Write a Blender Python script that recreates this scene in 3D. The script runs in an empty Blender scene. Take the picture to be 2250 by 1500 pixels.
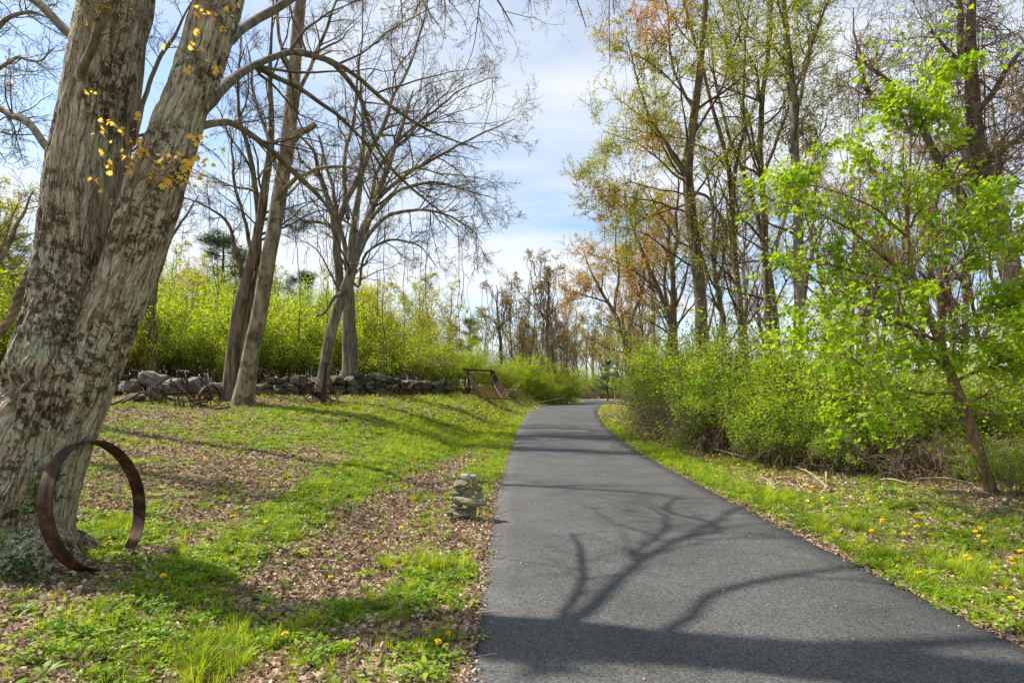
import bpy, math, random
import numpy as np
from mathutils import Vector, Matrix, Euler

sc = bpy.context.scene
COL = sc.collection
R = math.radians
# ------------------------------------------------------------------ camera
F, HZ, CH = 1250.0, 860.0, 1.58          # focal length (px of the 2250 px frame), horizon row, eye height
cam_d = bpy.data.cameras.new('camera'); cam = bpy.data.objects.new('camera', cam_d); COL.objects.link(cam)
cam_d.sensor_width = 36.0; cam_d.lens = 20.0; cam_d.shift_y = (HZ - 750.0) / 2250.0
cam_d.clip_start = 0.05; cam_d.clip_end = 3000.0
cam.location = (0, 0, CH); cam.rotation_euler = (R(90), 0, 0)
sc.camera = cam
# ------------------------------------------------------------------ sky and sun
SUN_EL = 50.0; SUN_DIR2 = (-0.922, 0.387)
sun_az = math.atan2(SUN_DIR2[0], SUN_DIR2[1])
W = bpy.data.worlds.new('World'); sc.world = W; W.use_nodes = True
nt = W.node_tree; nt.nodes.clear()
def N(nt, typ, **kw):
    n = nt.nodes.new(typ)
    for k, v in kw.items():
        if k == 'inp':
            for i, x in v.items(): n.inputs[i].default_value = x
        else: setattr(n, k, v)
    return n
L = lambda nt, a, b: nt.links.new(a, b)
sky = N(nt, 'ShaderNodeTexSky', sky_type='NISHITA', sun_disc=False, sun_elevation=R(SUN_EL), sun_rotation=sun_az, air_density=1.0, dust_density=0.6, ozone_density=1.6)
tc = N(nt, 'ShaderNodeTexCoord')
sep = N(nt, 'ShaderNodeSeparateXYZ'); L(nt, tc.outputs['Generated'], sep.inputs[0])
az_ = N(nt, 'ShaderNodeMath', operation='ADD', inp={1: 0.22}); L(nt, sep.outputs[2], az_.inputs[0])
mx_ = N(nt, 'ShaderNodeMath', operation='MAXIMUM', inp={1: 0.12}); L(nt, az_.outputs[0], mx_.inputs[0])
dx = N(nt, 'ShaderNodeMath', operation='DIVIDE'); L(nt, sep.outputs[0], dx.inputs[0]); L(nt, mx_.outputs[0], dx.inputs[1])
dy = N(nt, 'ShaderNodeMath', operation='DIVIDE'); L(nt, sep.outputs[1], dy.inputs[0]); L(nt, mx_.outputs[0], dy.inputs[1])
cmb = N(nt, 'ShaderNodeCombineXYZ', inp={2: 3.7}); L(nt, dx.outputs[0], cmb.inputs[0]); L(nt, dy.outputs[0], cmb.inputs[1])
mpc = N(nt, 'ShaderNodeMapping'); mpc.inputs['Location'].default_value = (0.35, 1.1, 0.0); mpc.inputs['Scale'].default_value = (0.55, 1.15, 1); L(nt, cmb.outputs[0], mpc.inputs[0])
cn = N(nt, 'ShaderNodeTexNoise', inp={'Scale': 1.25, 'Detail': 7.0, 'Roughness': 0.55, 'Distortion': 0.35}); L(nt, mpc.outputs[0], cn.inputs['Vector'])
cr = N(nt, 'ShaderNodeValToRGB'); cr.color_ramp.elements[0].position = 0.385; cr.color_ramp.elements[1].position = 0.60
cr.color_ramp.elements[0].color = (0.05, 0.05, 0.05, 1); cr.color_ramp.elements[1].color = (0.97, 0.97, 0.97, 1)
L(nt, cn.outputs[0], cr.inputs[0])
cmix = N(nt, 'ShaderNodeMix', data_type='RGBA'); cmix.inputs[7].default_value = (4.6, 4.8, 5.0, 1)
skg = N(nt, 'ShaderNodeMix', data_type='RGBA', blend_type='MULTIPLY'); skg.inputs[0].default_value = 1.0; skg.inputs[7].default_value = (1.0, 1.02, 1.0, 1)
L(nt, sky.outputs[0], skg.inputs[6])
L(nt, cr.outputs[0], cmix.inputs[0]); L(nt, skg.outputs[2], cmix.inputs[6])
bg = N(nt, 'ShaderNodeBackground', inp={'Strength': 0.125}); L(nt, cmix.outputs[2], bg.inputs[0])
wo = N(nt, 'ShaderNodeOutputWorld'); L(nt, bg.outputs[0], wo.inputs[0])
sd = bpy.data.lights.new('sun', 'SUN'); sd.energy = 5.0; sd.angle = R(0.8); sd.color = (1.0, 0.95, 0.86)
sun = bpy.data.objects.new('sun', sd); COL.objects.link(sun)
sv = Vector((SUN_DIR2[0]*math.cos(R(SUN_EL)), SUN_DIR2[1]*math.cos(R(SUN_EL)), math.sin(R(SUN_EL))))
sun.rotation_euler = sv.to_track_quat('Z', 'Y').to_euler(); sun.location = sv*30
sc.view_settings.view_transform = 'Standard'; sc.view_settings.look = 'None'
sc.view_settings.exposure = 0.75; sc.view_settings.gamma = 1.0
sc.cycles.max_bounces = 8; sc.cycles.diffuse_bounces = 3; sc.cycles.transmission_bounces = 4; sc.cycles.use_denoising = True
sc.cycles.sample_clamp_indirect = 6.0

# ------------------------------------------------------------------ numeric helpers
rng = np.random.default_rng(7)
def vnoise(p, seed=0):
    p = np.asarray(p, float); i = np.floor(p).astype(np.int64); f = p - i; f = f*f*(3-2*f)
    def h(a, b, c):
        n = (a*374761393 + b*668265263 + c*2147483647 + seed*974634777) & 0xffffffff
        n = ((n ^ (n >> 13))*1274126177) & 0xffffffff
        n = n ^ (n >> 16)
        return (n & 0xffff)/65535.0
    x, y, z = i[..., 0], i[..., 1], i[..., 2]; r = 0
    for dx_ in (0, 1):
        wx = f[..., 0] if dx_ else 1-f[..., 0]
        for dy_ in (0, 1):
            wy = f[..., 1] if dy_ else 1-f[..., 1]
            for dz_ in (0, 1):
                wz = f[..., 2] if dz_ else 1-f[..., 2]
                r = r + wx*wy*wz*h(x+dx_, y+dy_, z+dz_)
    return r*2-1
def fbm(p, seed=0, oct=4, gain=0.5):
    a, s, r = 1.0, 0.0, 0
    for k in range(oct):
        r = r + a*vnoise(np.asarray(p)*(2**k), seed+k); s += a; a *= gain
    return r/s
def n2(x, y, sc_=1.0, seed=0, oct=3):
    x, y = np.broadcast_arrays(np.asarray(x, float), np.asarray(y, float))
    return fbm(np.stack([x*sc_, y*sc_, np.zeros_like(x)+0.5], -1), seed, oct)
def sst(a, b, x):
    t = np.clip((x-a)/(b-a), 0, 1); return t*t*(3-2*t)
def nrm(v): return v/np.maximum(np.linalg.norm(v, axis=-1, keepdims=True), 1e-9)

# ------------------------------------------------------------------ terrain
_ry = np.array([-40, 0, 8, 14, 20, 23, 28, 35, 45, 55, 65, 75, 90, 120, 200.])
_rx = np.array([1.5, 1.46, 1.44, 1.58, 1.84, 2.0, 2.47, 3.7, 6.3, 8.7, 9.9, 9.3, 7.5, 4, 0.])
_ty = np.linspace(-40, 200, 961); _tx = np.interp(_ty, _ry, _rx)
_k = np.exp(-np.linspace(-2, 2, 17)**2); _k /= _k.sum()
_tx = np.convolve(np.pad(_tx, 8, 'edge'), _k, 'valid'); _ts = np.gradient(_tx, _ty)
HW = 1.68
def rcx(y): return np.interp(y, _ty, _tx)
def rhw(y): return HW*np.sqrt(1+np.interp(y, _ty, _ts)**2)
def zroad(y): return np.interp(y, [0, 15, 20, 23, 28, 35, 60, 90, 140], [0, 0, .14, .28, .56, .68, .55, .5, .6])
def wall_s(x, y): return (x+13.0)*0.65 - (y-19.0)*0.76
def zg(x, y, fine=True):
    x, y = np.broadcast_arrays(np.asarray(x, float), np.asarray(y, float))
    c, h, zr = rcx(y), rhw(y), zroad(y)
    u = (c-h)-x; v = x-(c+h)
    s = wall_s(x, y)
    ZL = np.interp(s, [-120, -30, -8, 0, 3.2, 6, 10.5, 14, 16.5, 20], [4.0, 2.8, 1.75, 1.48, 1.14, .86, .42, .2, .1, .02])
    near = sst(26, 18, y)
    f = near*sst(0.9, 5.0, u) + (1-near)*sst(0.3, 2.6, u)
    z = zr + np.maximum(ZL-zr, -0.2)*f
    z = z - 0.09*np.exp(-((u-1.5)/0.45)**2)*sst(24, 18, y) + 0.05*np.exp(-((u-2.6)/0.5)**2)*sst(20, 12, y)
    z = z + np.where(v > 0, 0.03*np.exp(-((v-0.6)/0.5)**2) - 0.35*sst(4, 14, v), 0)
    if fine:
        m = sst(0.05, 0.6, np.maximum(u, v))
        z = z + m*(0.05*n2(x, y, 0.7, 3) + 0.018*n2(x, y, 4.0, 5, 2)*sst(30, 20, y))
    z = np.where((u < 0) & (v < 0), zr-0.06, np.where((u < .04) & (v < .04), zr-.012, z))
    return z
def at(px_, py_, dmin=2.0, dmax=90.0):
    d = np.linspace(dmin, dmax, 6000)
    X = (px_-1125)/F*d; Zr = CH-(py_-HZ)/F*d
    k = np.argmax(Zr <= zg(X, d)); 
    if not (Zr <= zg(X, d)).any(): k = len(d)-1
    return np.array([X[k], d[k], float(zg(X[k], d[k]))])
def px(x, y, d): return np.array([(x-1125)/F*d, d, CH-(y-HZ)/F*d])
def gz(px_, d): X = (px_-1125)/F*d; return np.array([X, d, float(zg(X, d))])

# ------------------------------------------------------------------ mesh helpers
def mesh(name, V, quads=None, tris=None, smooth=True, mat=None, attrs=None):
    me = bpy.data.meshes.new(name); V = np.asarray(V, np.float32)
    me.vertices.add(len(V)); me.vertices.foreach_set('co', V.ravel())
    li, ls = [], []; n = 0
    if quads is not None and len(quads):
        q = np.asarray(quads, np.int32); li.append(q.ravel()); ls.append(n+4*np.arange(len(q))); n += q.size
    if tris is not None and len(tris):
        t = np.asarray(tris, np.int32); li.append(t.ravel()); ls.append(n+3*np.arange(len(t))); n += t.size
    if li:
        li = np.concatenate(li); ls = np.concatenate(ls).astype(np.int32)
        me.loops.add(len(li)); me.loops.foreach_set('vertex_index', li)
        me.polygons.add(len(ls)); me.polygons.foreach_set('loop_start', ls)
        me.polygons.foreach_set('use_smooth', np.full(len(ls), smooth))
    me.update(calc_edges=True)
    for k, (t, data) in (attrs or {}).items():
        a = me.attributes.new(k, t, 'POINT'); key = {'FLOAT': 'value', 'INT': 'value', 'FLOAT_VECTOR': 'vector', 'FLOAT_COLOR': 'color'}[t]
        a.data.foreach_set(key, np.asarray(data, np.int32 if t == 'INT' else np.float32).ravel())
    if mat is not None: me.materials.append(mat)
    return me
def link(name, me, parent=None, **props):
    o = bpy.data.objects.new(name, me); COL.objects.link(o)
    if parent is not None: o.parent = parent
    for k, v in props.items(): o[k] = v
    return o
def thing(name, label, cat, loc=(0, 0, 0), rz=0.0, group=None):
    o = bpy.data.objects.new(name, None); COL.objects.link(o); o.empty_display_size = 0.1
    o.location = [float(a) for a in loc]; o.rotation_euler = (0, 0, rz); o['label'] = label; o['category'] = cat
    if group: o['group'] = group
    return o
def copy_tree(o, parent=None, **props):
    c = o.copy(); COL.objects.link(c); c.parent = parent
    for ch in list(o.children): copy_tree(ch, c)
    for k, v in props.items(): c[k] = v
    return c
class Acc:
    def __init__(s): s.V = []; s.Q = []; s.T = []; s.n = 0; s.A = []
    def add(s, V, Q=None, T=None, a=None):
        V = np.asarray(V, float).reshape(-1, 3)
        if Q is not None and len(Q): s.Q.append(np.asarray(Q)+s.n)
        if T is not None and len(T): s.T.append(np.asarray(T)+s.n)
        s.V.append(V); s.n += len(V)
        if a is not None: s.A.append(np.broadcast_to(a, (len(V),)).astype(float))
        return s
    def mesh(s, name, mat, smooth=True, aname='tint'):
        at_ = {aname: ('FLOAT', np.concatenate(s.A))} if s.A else None
        return mesh(name, np.concatenate(s.V), np.concatenate(s.Q) if s.Q else None, np.concatenate(s.T) if s.T else None, smooth, mat, at_)
def tubes(P, Rr, S=4, caps=False, twist=0.0):
    P = np.asarray(P, float); Rr = np.asarray(Rr, float)
    if P.ndim == 2: P = P[None]; Rr = Rr[None]
    M, K, _ = P.shape
    T = nrm(np.gradient(P, axis=1)); md = nrm(P[:, -1]-P[:, 0])
    ref = np.where(np.abs(md[:, 2:3]) < 0.8, np.array([[0, 0, 1.]]), np.array([[1., 0, 0]]))
    A = nrm(np.cross(T, ref[:, None, :])); B = np.cross(T, A)
    th = np.arange(S)*2*np.pi/S+twist
    V = P[:, :, None, :] + Rr[:, :, None, None]*(np.cos(th)[None, None, :, None]*A[:, :, None, :] + np.sin(th)[None, None, :, None]*B[:, :, None, :])
    k, s_ = np.meshgrid(np.arange(K-1), np.arange(S), indexing='ij'); s2 = (s_+1) % S
    q = np.stack([k*S+s_, k*S+s2, (k+1)*S+s2, (k+1)*S+s_], -1).reshape(-1, 4)
    Q = (q[None]+(np.arange(M)*K*S)[:, None, None]).reshape(-1, 4)
    Tt = None
    if caps:
        a = [[0, j, j+1] for j in range(1, S-1)]; b = [[(K-1)*S, (K-1)*S+j+1, (K-1)*S+j] for j in range(1, S-1)]
        Tt = (np.array(a+b)[None]+(np.arange(M)*K*S)[:, None, None]).reshape(-1, 3)
    return V.reshape(-1, 3), Q, Tt
def resample(pts, K, rad=None, wob=0.0, rg=rng):
    pts = np.asarray(pts, float); n = len(pts)
    s = np.r_[0, np.cumsum(np.linalg.norm(np.diff(pts, axis=0), axis=1))]; t = np.linspace(0, s[-1], K)
    # catmull-like smoothing: dense linear then blur
    P = np.stack([np.interp(t, s, pts[:, i]) for i in range(3)], 1)
    if n > 2 and K > 6:
        w = max(1, K//(3*n)); 
        for _ in range(w+1): P[1:-1] = 0.25*P[:-2]+0.5*P[1:-1]+0.25*P[2:]
    if wob: 
        nz = np.stack([fbm(np.stack([t*0.9, t*0+i*7.3+rg.uniform(0, 50), t*0], 1), 11, 3) for i in range(3)], 1); P = P+nz*wob*np.minimum(1, np.arange(K)/3)[:, None]
    if rad is None: return P
    return P, np.interp(np.linspace(0, 1, K), np.linspace(0, 1, len(rad)), rad)
def kids(P, Rr, n, t0, t1, ang, lenf, K, wob, trop, rg, rf=0.6, rmax=1.0, taper=0.2, slen=0.6, bias=None, rl=None, minl=0.0, maxl=None):
    """grow n children per parent polyline; returns child polylines and radii"""
    M, K0, _ = P.shape
    Lp = np.linalg.norm(np.diff(P, axis=1), axis=2).sum(1)
    m = np.repeat(np.arange(M), n); C = len(m)
    t = rg.uniform(t0, t1, C); f = t*(K0-1); i = np.minimum(f.astype(int), K0-2); w = (f-i)[:, None]
    p = P[m, i]*(1-w)+P[m, i+1]*w; T = nrm(P[m, i+1]-P[m, i]); r = (Rr[m, i]*(1-w[:, 0])+Rr[m, i+1]*w[:, 0])
    rv = rg.normal(size=(C, 3)); pr = nrm(rv-(rv*T).sum(1, keepdims=True)*T)
    a = np.radians(rg.uniform(ang[0], ang[1], C))[:, None]
    d = nrm(np.cos(a)*T+np.sin(a)*pr)
    if bias is not None: d = nrm(d+np.asarray(bias))
    ln = Lp[m]*lenf*(1-slen*t)*rg.uniform(.55, 1.25, C)
    if minl: ln = np.maximum(ln, minl*rg.uniform(.6, 1.4, C))
    ln = np.minimum(ln, 3.6*rg.uniform(.8, 1.1, C)) if maxl is None else np.minimum(ln, maxl)
    out = np.zeros((C, K, 3)); out[:, 0] = p; st = (ln/(K-1))[:, None]
    for k in range(1, K):
        d = nrm(d+wob*rg.normal(size=(C, 3))+np.array([0, 0, trop])); out[:, k] = out[:, k-1]+d*st
    r0 = np.minimum(r*rf, rmax)
    if rl is not None: r0 = np.minimum(r0, ln*rl)
    r0 = np.maximum(r0, 0.002)
    return out, r0[:, None]*np.linspace(1, taper, K)[None]
def leaves(p, size, rg, tint=None, droop=0.3, asp=0.55, fold=0.25, up=None, lobed=False, tvar=0.25):
    """one small folded leaf (two triangles, or a five-lobed one) at each point"""
    C = len(p); d = rg.normal(size=(C, 3)); d[:, 2] = d[:, 2]*0.6-droop; d = nrm(d)
    nn = rg.normal(size=(C, 3)); nn[:, 2] = np.abs(nn[:, 2])+0.6 if up is None else nn[:, 2]+up
    s = nrm(np.cross(d, nn)); nn = np.cross(s, d); sz = (size*rg.uniform(.6, 1.3, C))[:, None]
    tn = rg.uniform(0, 1, C)*tvar*2+0.5-tvar if tint is None else np.clip(tint+rg.uniform(-tvar, tvar, C), 0, 1)
    if not lobed:
        V = np.stack([p, p+d*sz*.5-s*sz*asp*.5+nn*sz*fold*.5, p+d*sz, p+d*sz*.5+s*sz*asp*.5+nn*sz*fold*.5], 1)
        b = np.arange(C)[:, None]*4
        T = np.stack([b+[0, 2, 1], b+[0, 3, 2]], 1).reshape(-1, 3)
        return V.reshape(-1, 3), T, np.repeat(tn, 4)
    prof = [(0, 0), (.28, -.5), (.42, -.28), (.72, -.42), (.68, -.18), (1, 0), (.68, .18), (.72, .42), (.42, .28), (.28, .5)]
    V = np.stack([p+d*sz*a+s*sz*b_+nn*sz*(abs(b_)*fold-0.35*a*a*.6) for a, b_ in prof], 1); nP = len(prof)
    b = np.arange(C)[:, None]*nP
    T = np.concatenate([b+[0, i+1, i] for i in range(1, nP-1)], 0)
    return V.reshape(-1, 3), T, np.repeat(tn, nP)

# ------------------------------------------------------------------ materials
def newmat(name):
    m = bpy.data.materials.new(name); m.use_nodes = True; t = m.node_tree; t.nodes.clear()
    return m, t
def leafmat(name, A, B, trans=0.45, inst=False, rough=0.5, C=None):
    m, t = newmat(name)
    if inst: src = N(t, 'ShaderNodeObjectInfo').outputs['Random']
    else: src = N(t, 'ShaderNodeAttribute', attribute_name='tint').outputs['Fac']
    r = N(t, 'ShaderNodeValToRGB'); L(t, src, r.inputs[0]); e = r.color_ramp.elements
    e[0].color = (*A, 1); e[1].color = (*B, 1)
    if C: x = e.new(0.5); x.color = (*C, 1)
    d = N(t, 'ShaderNodeBsdfPrincipled', inp={'Roughness': rough, 'Specular IOR Level': 0.3}); L(t, r.outputs[0], d.inputs['Base Color'])
    tr = N(t, 'ShaderNodeBsdfTranslucent'); hs = N(t, 'ShaderNodeMix', data_type='RGBA', blend_type='MULTIPLY'); hs.inputs[0].default_value = 1
    hs.inputs[7].default_value = (1.35, 1.25, 0.6, 1); L(t, r.outputs[0], hs.inputs[6]); L(t, hs.outputs[2], tr.inputs[0])
    mx = N(t, 'ShaderNodeMixShader', inp={0: trans}); L(t, d.outputs[0], mx.inputs[1]); L(t, tr.outputs[0], mx.inputs[2])
    o = N(t, 'ShaderNodeOutputMaterial'); L(t, mx.outputs[0], o.inputs[0]); return m
def barkmat(name, A, B, scale=9.0, stretch=0.18, bump=0.6, moss=None, lich=None, vec=None, rough=0.9, dist=0.02):
    m, t = newmat(name)
    if vec: v = N(t, 'ShaderNodeAttribute', attribute_name=vec).outputs['Vector']
    else: v = N(t, 'ShaderNodeTexCoord').outputs['Object']
    mp = N(t, 'ShaderNodeMapping'); mp.inputs['Scale'].default_value = (1, 1, stretch); L(t, v, mp.inputs[0])
    n1 = N(t, 'ShaderNodeTexNoise', inp={'Scale': scale, 'Detail': 6.0, 'Roughness': .62, 'Distortion': .4}); L(t, mp.outputs[0], n1.inputs['Vector'])
    r = N(t, 'ShaderNodeValToRGB'); r.color_ramp.elements[0].position = .36; r.color_ramp.elements[1].position = .64
    r.color_ramp.elements[0].color = (*A, 1); r.color_ramp.elements[1].color = (*B, 1); L(t, n1.outputs[0], r.inputs[0])
    c = r.outputs[0]
    for col, sc_, lo, hi in ((moss or (None,)*4), (lich or (None,)*4)):
        if col is None: continue
        nn = N(t, 'ShaderNodeTexNoise', inp={'Scale': sc_, 'Detail': 8.0, 'Roughness': .7}); L(t, v, nn.inputs['Vector'])
        rr = N(t, 'ShaderNodeMapRange', inp={1: lo, 2: hi}); L(t, nn.outputs[0], rr.inputs[0])
        mm = N(t, 'ShaderNodeMix', data_type='RGBA'); mm.inputs[7].default_value = (*col, 1); L(t, rr.outputs[0], mm.inputs[0]); L(t, c, mm.inputs[6]); c = mm.outputs[2]
    b = N(t, 'ShaderNodeBump', inp={'Strength': bump, 'Distance': dist}); L(t, n1.outputs[0], b.inputs['Height'])
    p = N(t, 'ShaderNodeBsdfPrincipled', inp={'Roughness': rough, 'Specular IOR Level': .15}); L(t, c, p.inputs['Base Color']); L(t, b.outputs[0], p.inputs['Normal'])
    o = N(t, 'ShaderNodeOutputMaterial'); L(t, p.outputs[0], o.inputs[0]); return m
def noisemat(name, A, B, scale=20.0, rough=0.8, bump=0.3, dist=0.01, metal=0.0, inst=False, lo=.35, hi=.65, C=None):
    m, t = newmat(name); v = N(t, 'ShaderNodeTexCoord').outputs['Object']
    n1 = N(t, 'ShaderNodeTexNoise', inp={'Scale': scale, 'Detail': 6.0, 'Roughness': .65}); L(t, v, n1.inputs['Vector'])
    r = N(t, 'ShaderNodeValToRGB'); r.color_ramp.elements[0].position = lo; r.color_ramp.elements[1].position = hi
    r.color_ramp.elements[0].color = (*A, 1); r.color_ramp.elements[1].color = (*B, 1)
    if C: x = r.color_ramp.elements.new((lo+hi)/2); x.color = (*C, 1)
    L(t, n1.outputs[0], r.inputs[0]); c = r.outputs[0]
    if inst:
        oi = N(t, 'ShaderNodeObjectInfo'); mr = N(t, 'ShaderNodeMapRange', inp={3: .6, 4: 1.35}); L(t, oi.outputs['Random'], mr.inputs[0])
        h = N(t, 'ShaderNodeHueSaturation'); L(t, c, h.inputs['Color']); L(t, mr.outputs[0], h.inputs['Value']); c = h.outputs[0]
    b = N(t, 'ShaderNodeBump', inp={'Strength': bump, 'Distance': dist}); L(t, n1.outputs[0], b.inputs['Height'])
    p = N(t, 'ShaderNodeBsdfPrincipled', inp={'Roughness': rough, 'Metallic': metal, 'Specular IOR Level': .3}); L(t, c, p.inputs['Base Color']); L(t, b.outputs[0], p.inputs['Normal'])
    o = N(t, 'ShaderNodeOutputMaterial'); L(t, p.outputs[0], o.inputs[0]); return m

def bigbark():
    m, t = newmat('bark_maple'); v = N(t, 'ShaderNodeAttribute', attribute_name='bk').outputs['Vector']
    nd = N(t, 'ShaderNodeTexNoise', inp={'Scale': 5.0, 'Detail': 4.0}); L(t, v, nd.inputs['Vector'])
    dv = N(t, 'ShaderNodeMix', data_type='RGBA', inp={0: .07}); L(t, v, dv.inputs[6]); L(t, nd.outputs['Color'], dv.inputs[7])
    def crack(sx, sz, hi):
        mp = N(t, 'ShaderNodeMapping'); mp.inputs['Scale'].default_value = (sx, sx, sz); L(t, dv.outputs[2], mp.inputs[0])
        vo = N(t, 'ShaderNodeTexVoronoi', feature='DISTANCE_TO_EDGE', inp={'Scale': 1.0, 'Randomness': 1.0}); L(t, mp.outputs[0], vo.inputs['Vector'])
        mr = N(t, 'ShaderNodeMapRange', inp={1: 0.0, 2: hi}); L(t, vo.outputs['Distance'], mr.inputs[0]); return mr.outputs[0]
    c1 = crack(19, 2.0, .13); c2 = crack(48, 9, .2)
    mpn = N(t, 'ShaderNodeMapping'); mpn.inputs['Scale'].default_value = (1, 1, .22); L(t, v, mpn.inputs[0])
    n1 = N(t, 'ShaderNodeTexNoise', inp={'Scale': 26.0, 'Detail': 8.0, 'Roughness': .7}); L(t, mpn.outputs[0], n1.inputs['Vector'])
    r = N(t, 'ShaderNodeValToRGB'); e = r.color_ramp.elements; e[0].position = .30; e[1].position = .68; e[0].color = (.18, .135, .085, 1); e[1].color = (.60, .52, .38, 1); x = e.new(.5); x.color = (.40, .33, .225, 1); L(t, n1.outputs[0], r.inputs[0])
    c = r.outputs[0]
    def layer(c, col, s1, lo1, hi1, s2, lo2, hi2, amt=1.0):
        a = N(t, 'ShaderNodeTexNoise', inp={'Scale': s1, 'Detail': 3.0}); L(t, v, a.inputs['Vector']); ma = N(t, 'ShaderNodeMapRange', inp={1: lo1, 2: hi1}); L(t, a.outputs[0], ma.inputs[0])
        b = N(t, 'ShaderNodeTexNoise', inp={'Scale': s2, 'Detail': 9.0, 'Roughness': .72}); L(t, v, b.inputs['Vector']); mb = N(t, 'ShaderNodeMapRange', inp={1: lo2, 2: hi2}); L(t, b.outputs[0], mb.inputs[0])
        mu = N(t, 'ShaderNodeMath', operation='MULTIPLY'); L(t, ma.outputs[0], mu.inputs[0]); L(t, mb.outputs[0], mu.inputs[1])
        m2 = N(t, 'ShaderNodeMath', operation='MULTIPLY', inp={1: amt}); L(t, mu.outputs[0], m2.inputs[0])
        mm = N(t, 'ShaderNodeMix', data_type='RGBA'); mm.inputs[7].default_value = (*col, 1); L(t, m2.outputs[0], mm.inputs[0]); L(t, c, mm.inputs[6]); return mm.outputs[2]
    c = layer(c, (.44, .46, .32), 2.2, .50, .60, 9.0, .42, .52, .8)
    c = layer(c, (.070, .060, .030), 1.9, .43, .525, 13.0, .485, .535, .92)
    c = layer(c, (.55, .56, .46), 3.1, .5, .62, 34.0, .60, .64, .8)
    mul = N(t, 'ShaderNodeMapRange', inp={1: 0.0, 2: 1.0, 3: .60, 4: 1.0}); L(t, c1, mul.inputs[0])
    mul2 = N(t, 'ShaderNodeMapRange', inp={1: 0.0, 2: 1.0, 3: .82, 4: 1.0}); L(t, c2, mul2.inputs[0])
    mm = N(t, 'ShaderNodeMath', operation='MULTIPLY'); L(t, mul.outputs[0], mm.inputs[0]); L(t, mul2.outputs[0], mm.inputs[1])  # shade of the bark cracks put into the colour, added to the bump
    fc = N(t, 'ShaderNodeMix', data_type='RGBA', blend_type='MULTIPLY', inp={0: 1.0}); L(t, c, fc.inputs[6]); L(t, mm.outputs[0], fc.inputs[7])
    b1 = N(t, 'ShaderNodeBump', inp={'Strength': .7, 'Distance': .022}); L(t, c1, b1.inputs['Height'])
    b2 = N(t, 'ShaderNodeBump', inp={'Strength': .7, 'Distance': .012}); L(t, c2, b2.inputs['Height']); L(t, b1.outputs[0], b2.inputs['Normal'])
    b3 = N(t, 'ShaderNodeBump', inp={'Strength': .7, 'Distance': .012}); L(t, n1.outputs[0], b3.inputs['Height']); L(t, b2.outputs[0], b3.inputs['Normal'])
    p = N(t, 'ShaderNodeBsdfPrincipled', inp={'Roughness': .9, 'Specular IOR Level': .12}); L(t, fc.outputs[2], p.inputs['Base Color']); L(t, b3.outputs[0], p.inputs['Normal'])
    o = N(t, 'ShaderNodeOutputMaterial'); L(t, p.outputs[0], o.inputs[0]); return m
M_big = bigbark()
M_pale = barkmat('bark_pale', (.13, .10, .062), (.34, .27, .185), 8.0, .25, .7, moss=((.075, .065, .034), 2.6, .47, .60))
M_dark = barkmat('bark_dark', (.055, .042, .028), (.235, .185, .125), 9.0, .15, .9, moss=((.07, .075, .03), 3.0, .56, .66))
M_grey = barkmat('bark_grey', (.09, .078, .058), (.29, .25, .19), 7.0, .2, .6, moss=((.07, .08, .03), 2.5, .56, .68))
M_twig = barkmat('twig_bark', (.056, .043, .030), (.145, .113, .080), 5.0, .5, .2)
M_twigp = barkmat('twig_brown', (.10, .07, .045), (.24, .18, .12), 5.0, .5, .2)
M_vine = barkmat('vine_stem', (.09, .07, .05), (.24, .19, .135), 9.0, .3, .4)
M_dead = barkmat('dead_wood', (.20, .16, .11), (.46, .39, .29), 12.0, .2, .4)
M_lime = leafmat('leaf_lime', (.24, .36, .012), (.48, .60, .03), .52)
M_shrub = leafmat('leaf_shrub', (.20, .28, .012), (.40, .48, .03), .48)
M_bush = leafmat('leaf_bush', (.10, .20, .012), (.31, .46, .02), .5)
M_maple = leafmat('leaf_maple', (.15, .28, .012), (.42, .58, .025), .52)
M_olive = leafmat('leaf_olive', (.25, .28, .025), (.44, .44, .04), .5)
M_rust = leafmat('leaf_rust', (.40, .17, .07), (.48, .33, .06), .5)
M_amber = leafmat('leaf_amber', (.66, .34, .07), (.82, .66, .16), .6)
M_pine = leafmat('pine_needles', (.025, .06, .025), (.08, .16, .055), .25)
M_ivy = leafmat('leaf_ivy', (.02, .05, .01), (.05, .12, .015), .3)
M_bud = leafmat('bud', (.20, .15, .03), (.34, .30, .04), .4)
M_rustm = noisemat('rusted_iron', (.022, .012, .009), (.105, .042, .020), 14.0, .75, .4, .006, .25)
M_ringm = noisemat('rusted_rim', (.024, .015, .012), (.19, .075, .026), 9.0, .72, .8, .006, .2, lo=.36, hi=.66, C=(.055, .028, .018))
M_oldwood = noisemat('old_boards', (.20, .13, .045), (.50, .34, .13), 8.0, .9, .4)
M_stone = noisemat('field_stone', (.040, .036, .024), (.20, .18, .125), 6.0, .9, .6, .03, inst=True)
M_cairn = noisemat('cairn_stone', (.10, .09, .055), (.26, .235, .155), 9.0, .85, .5, .012, inst=True)
M_cairnw = noisemat('cairn_white', (.24, .23, .21), (.52, .49, .45), 14.0, .85, .4, .01)
M_boulder = noisemat('boulder', (.055, .05, .038), (.25, .235, .19), 4.5, .9, .6, .04)
M_black = noisemat('black_enamel', (.008, .009, .011), (.014, .015, .017), 10.0, .35, .05)

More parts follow.
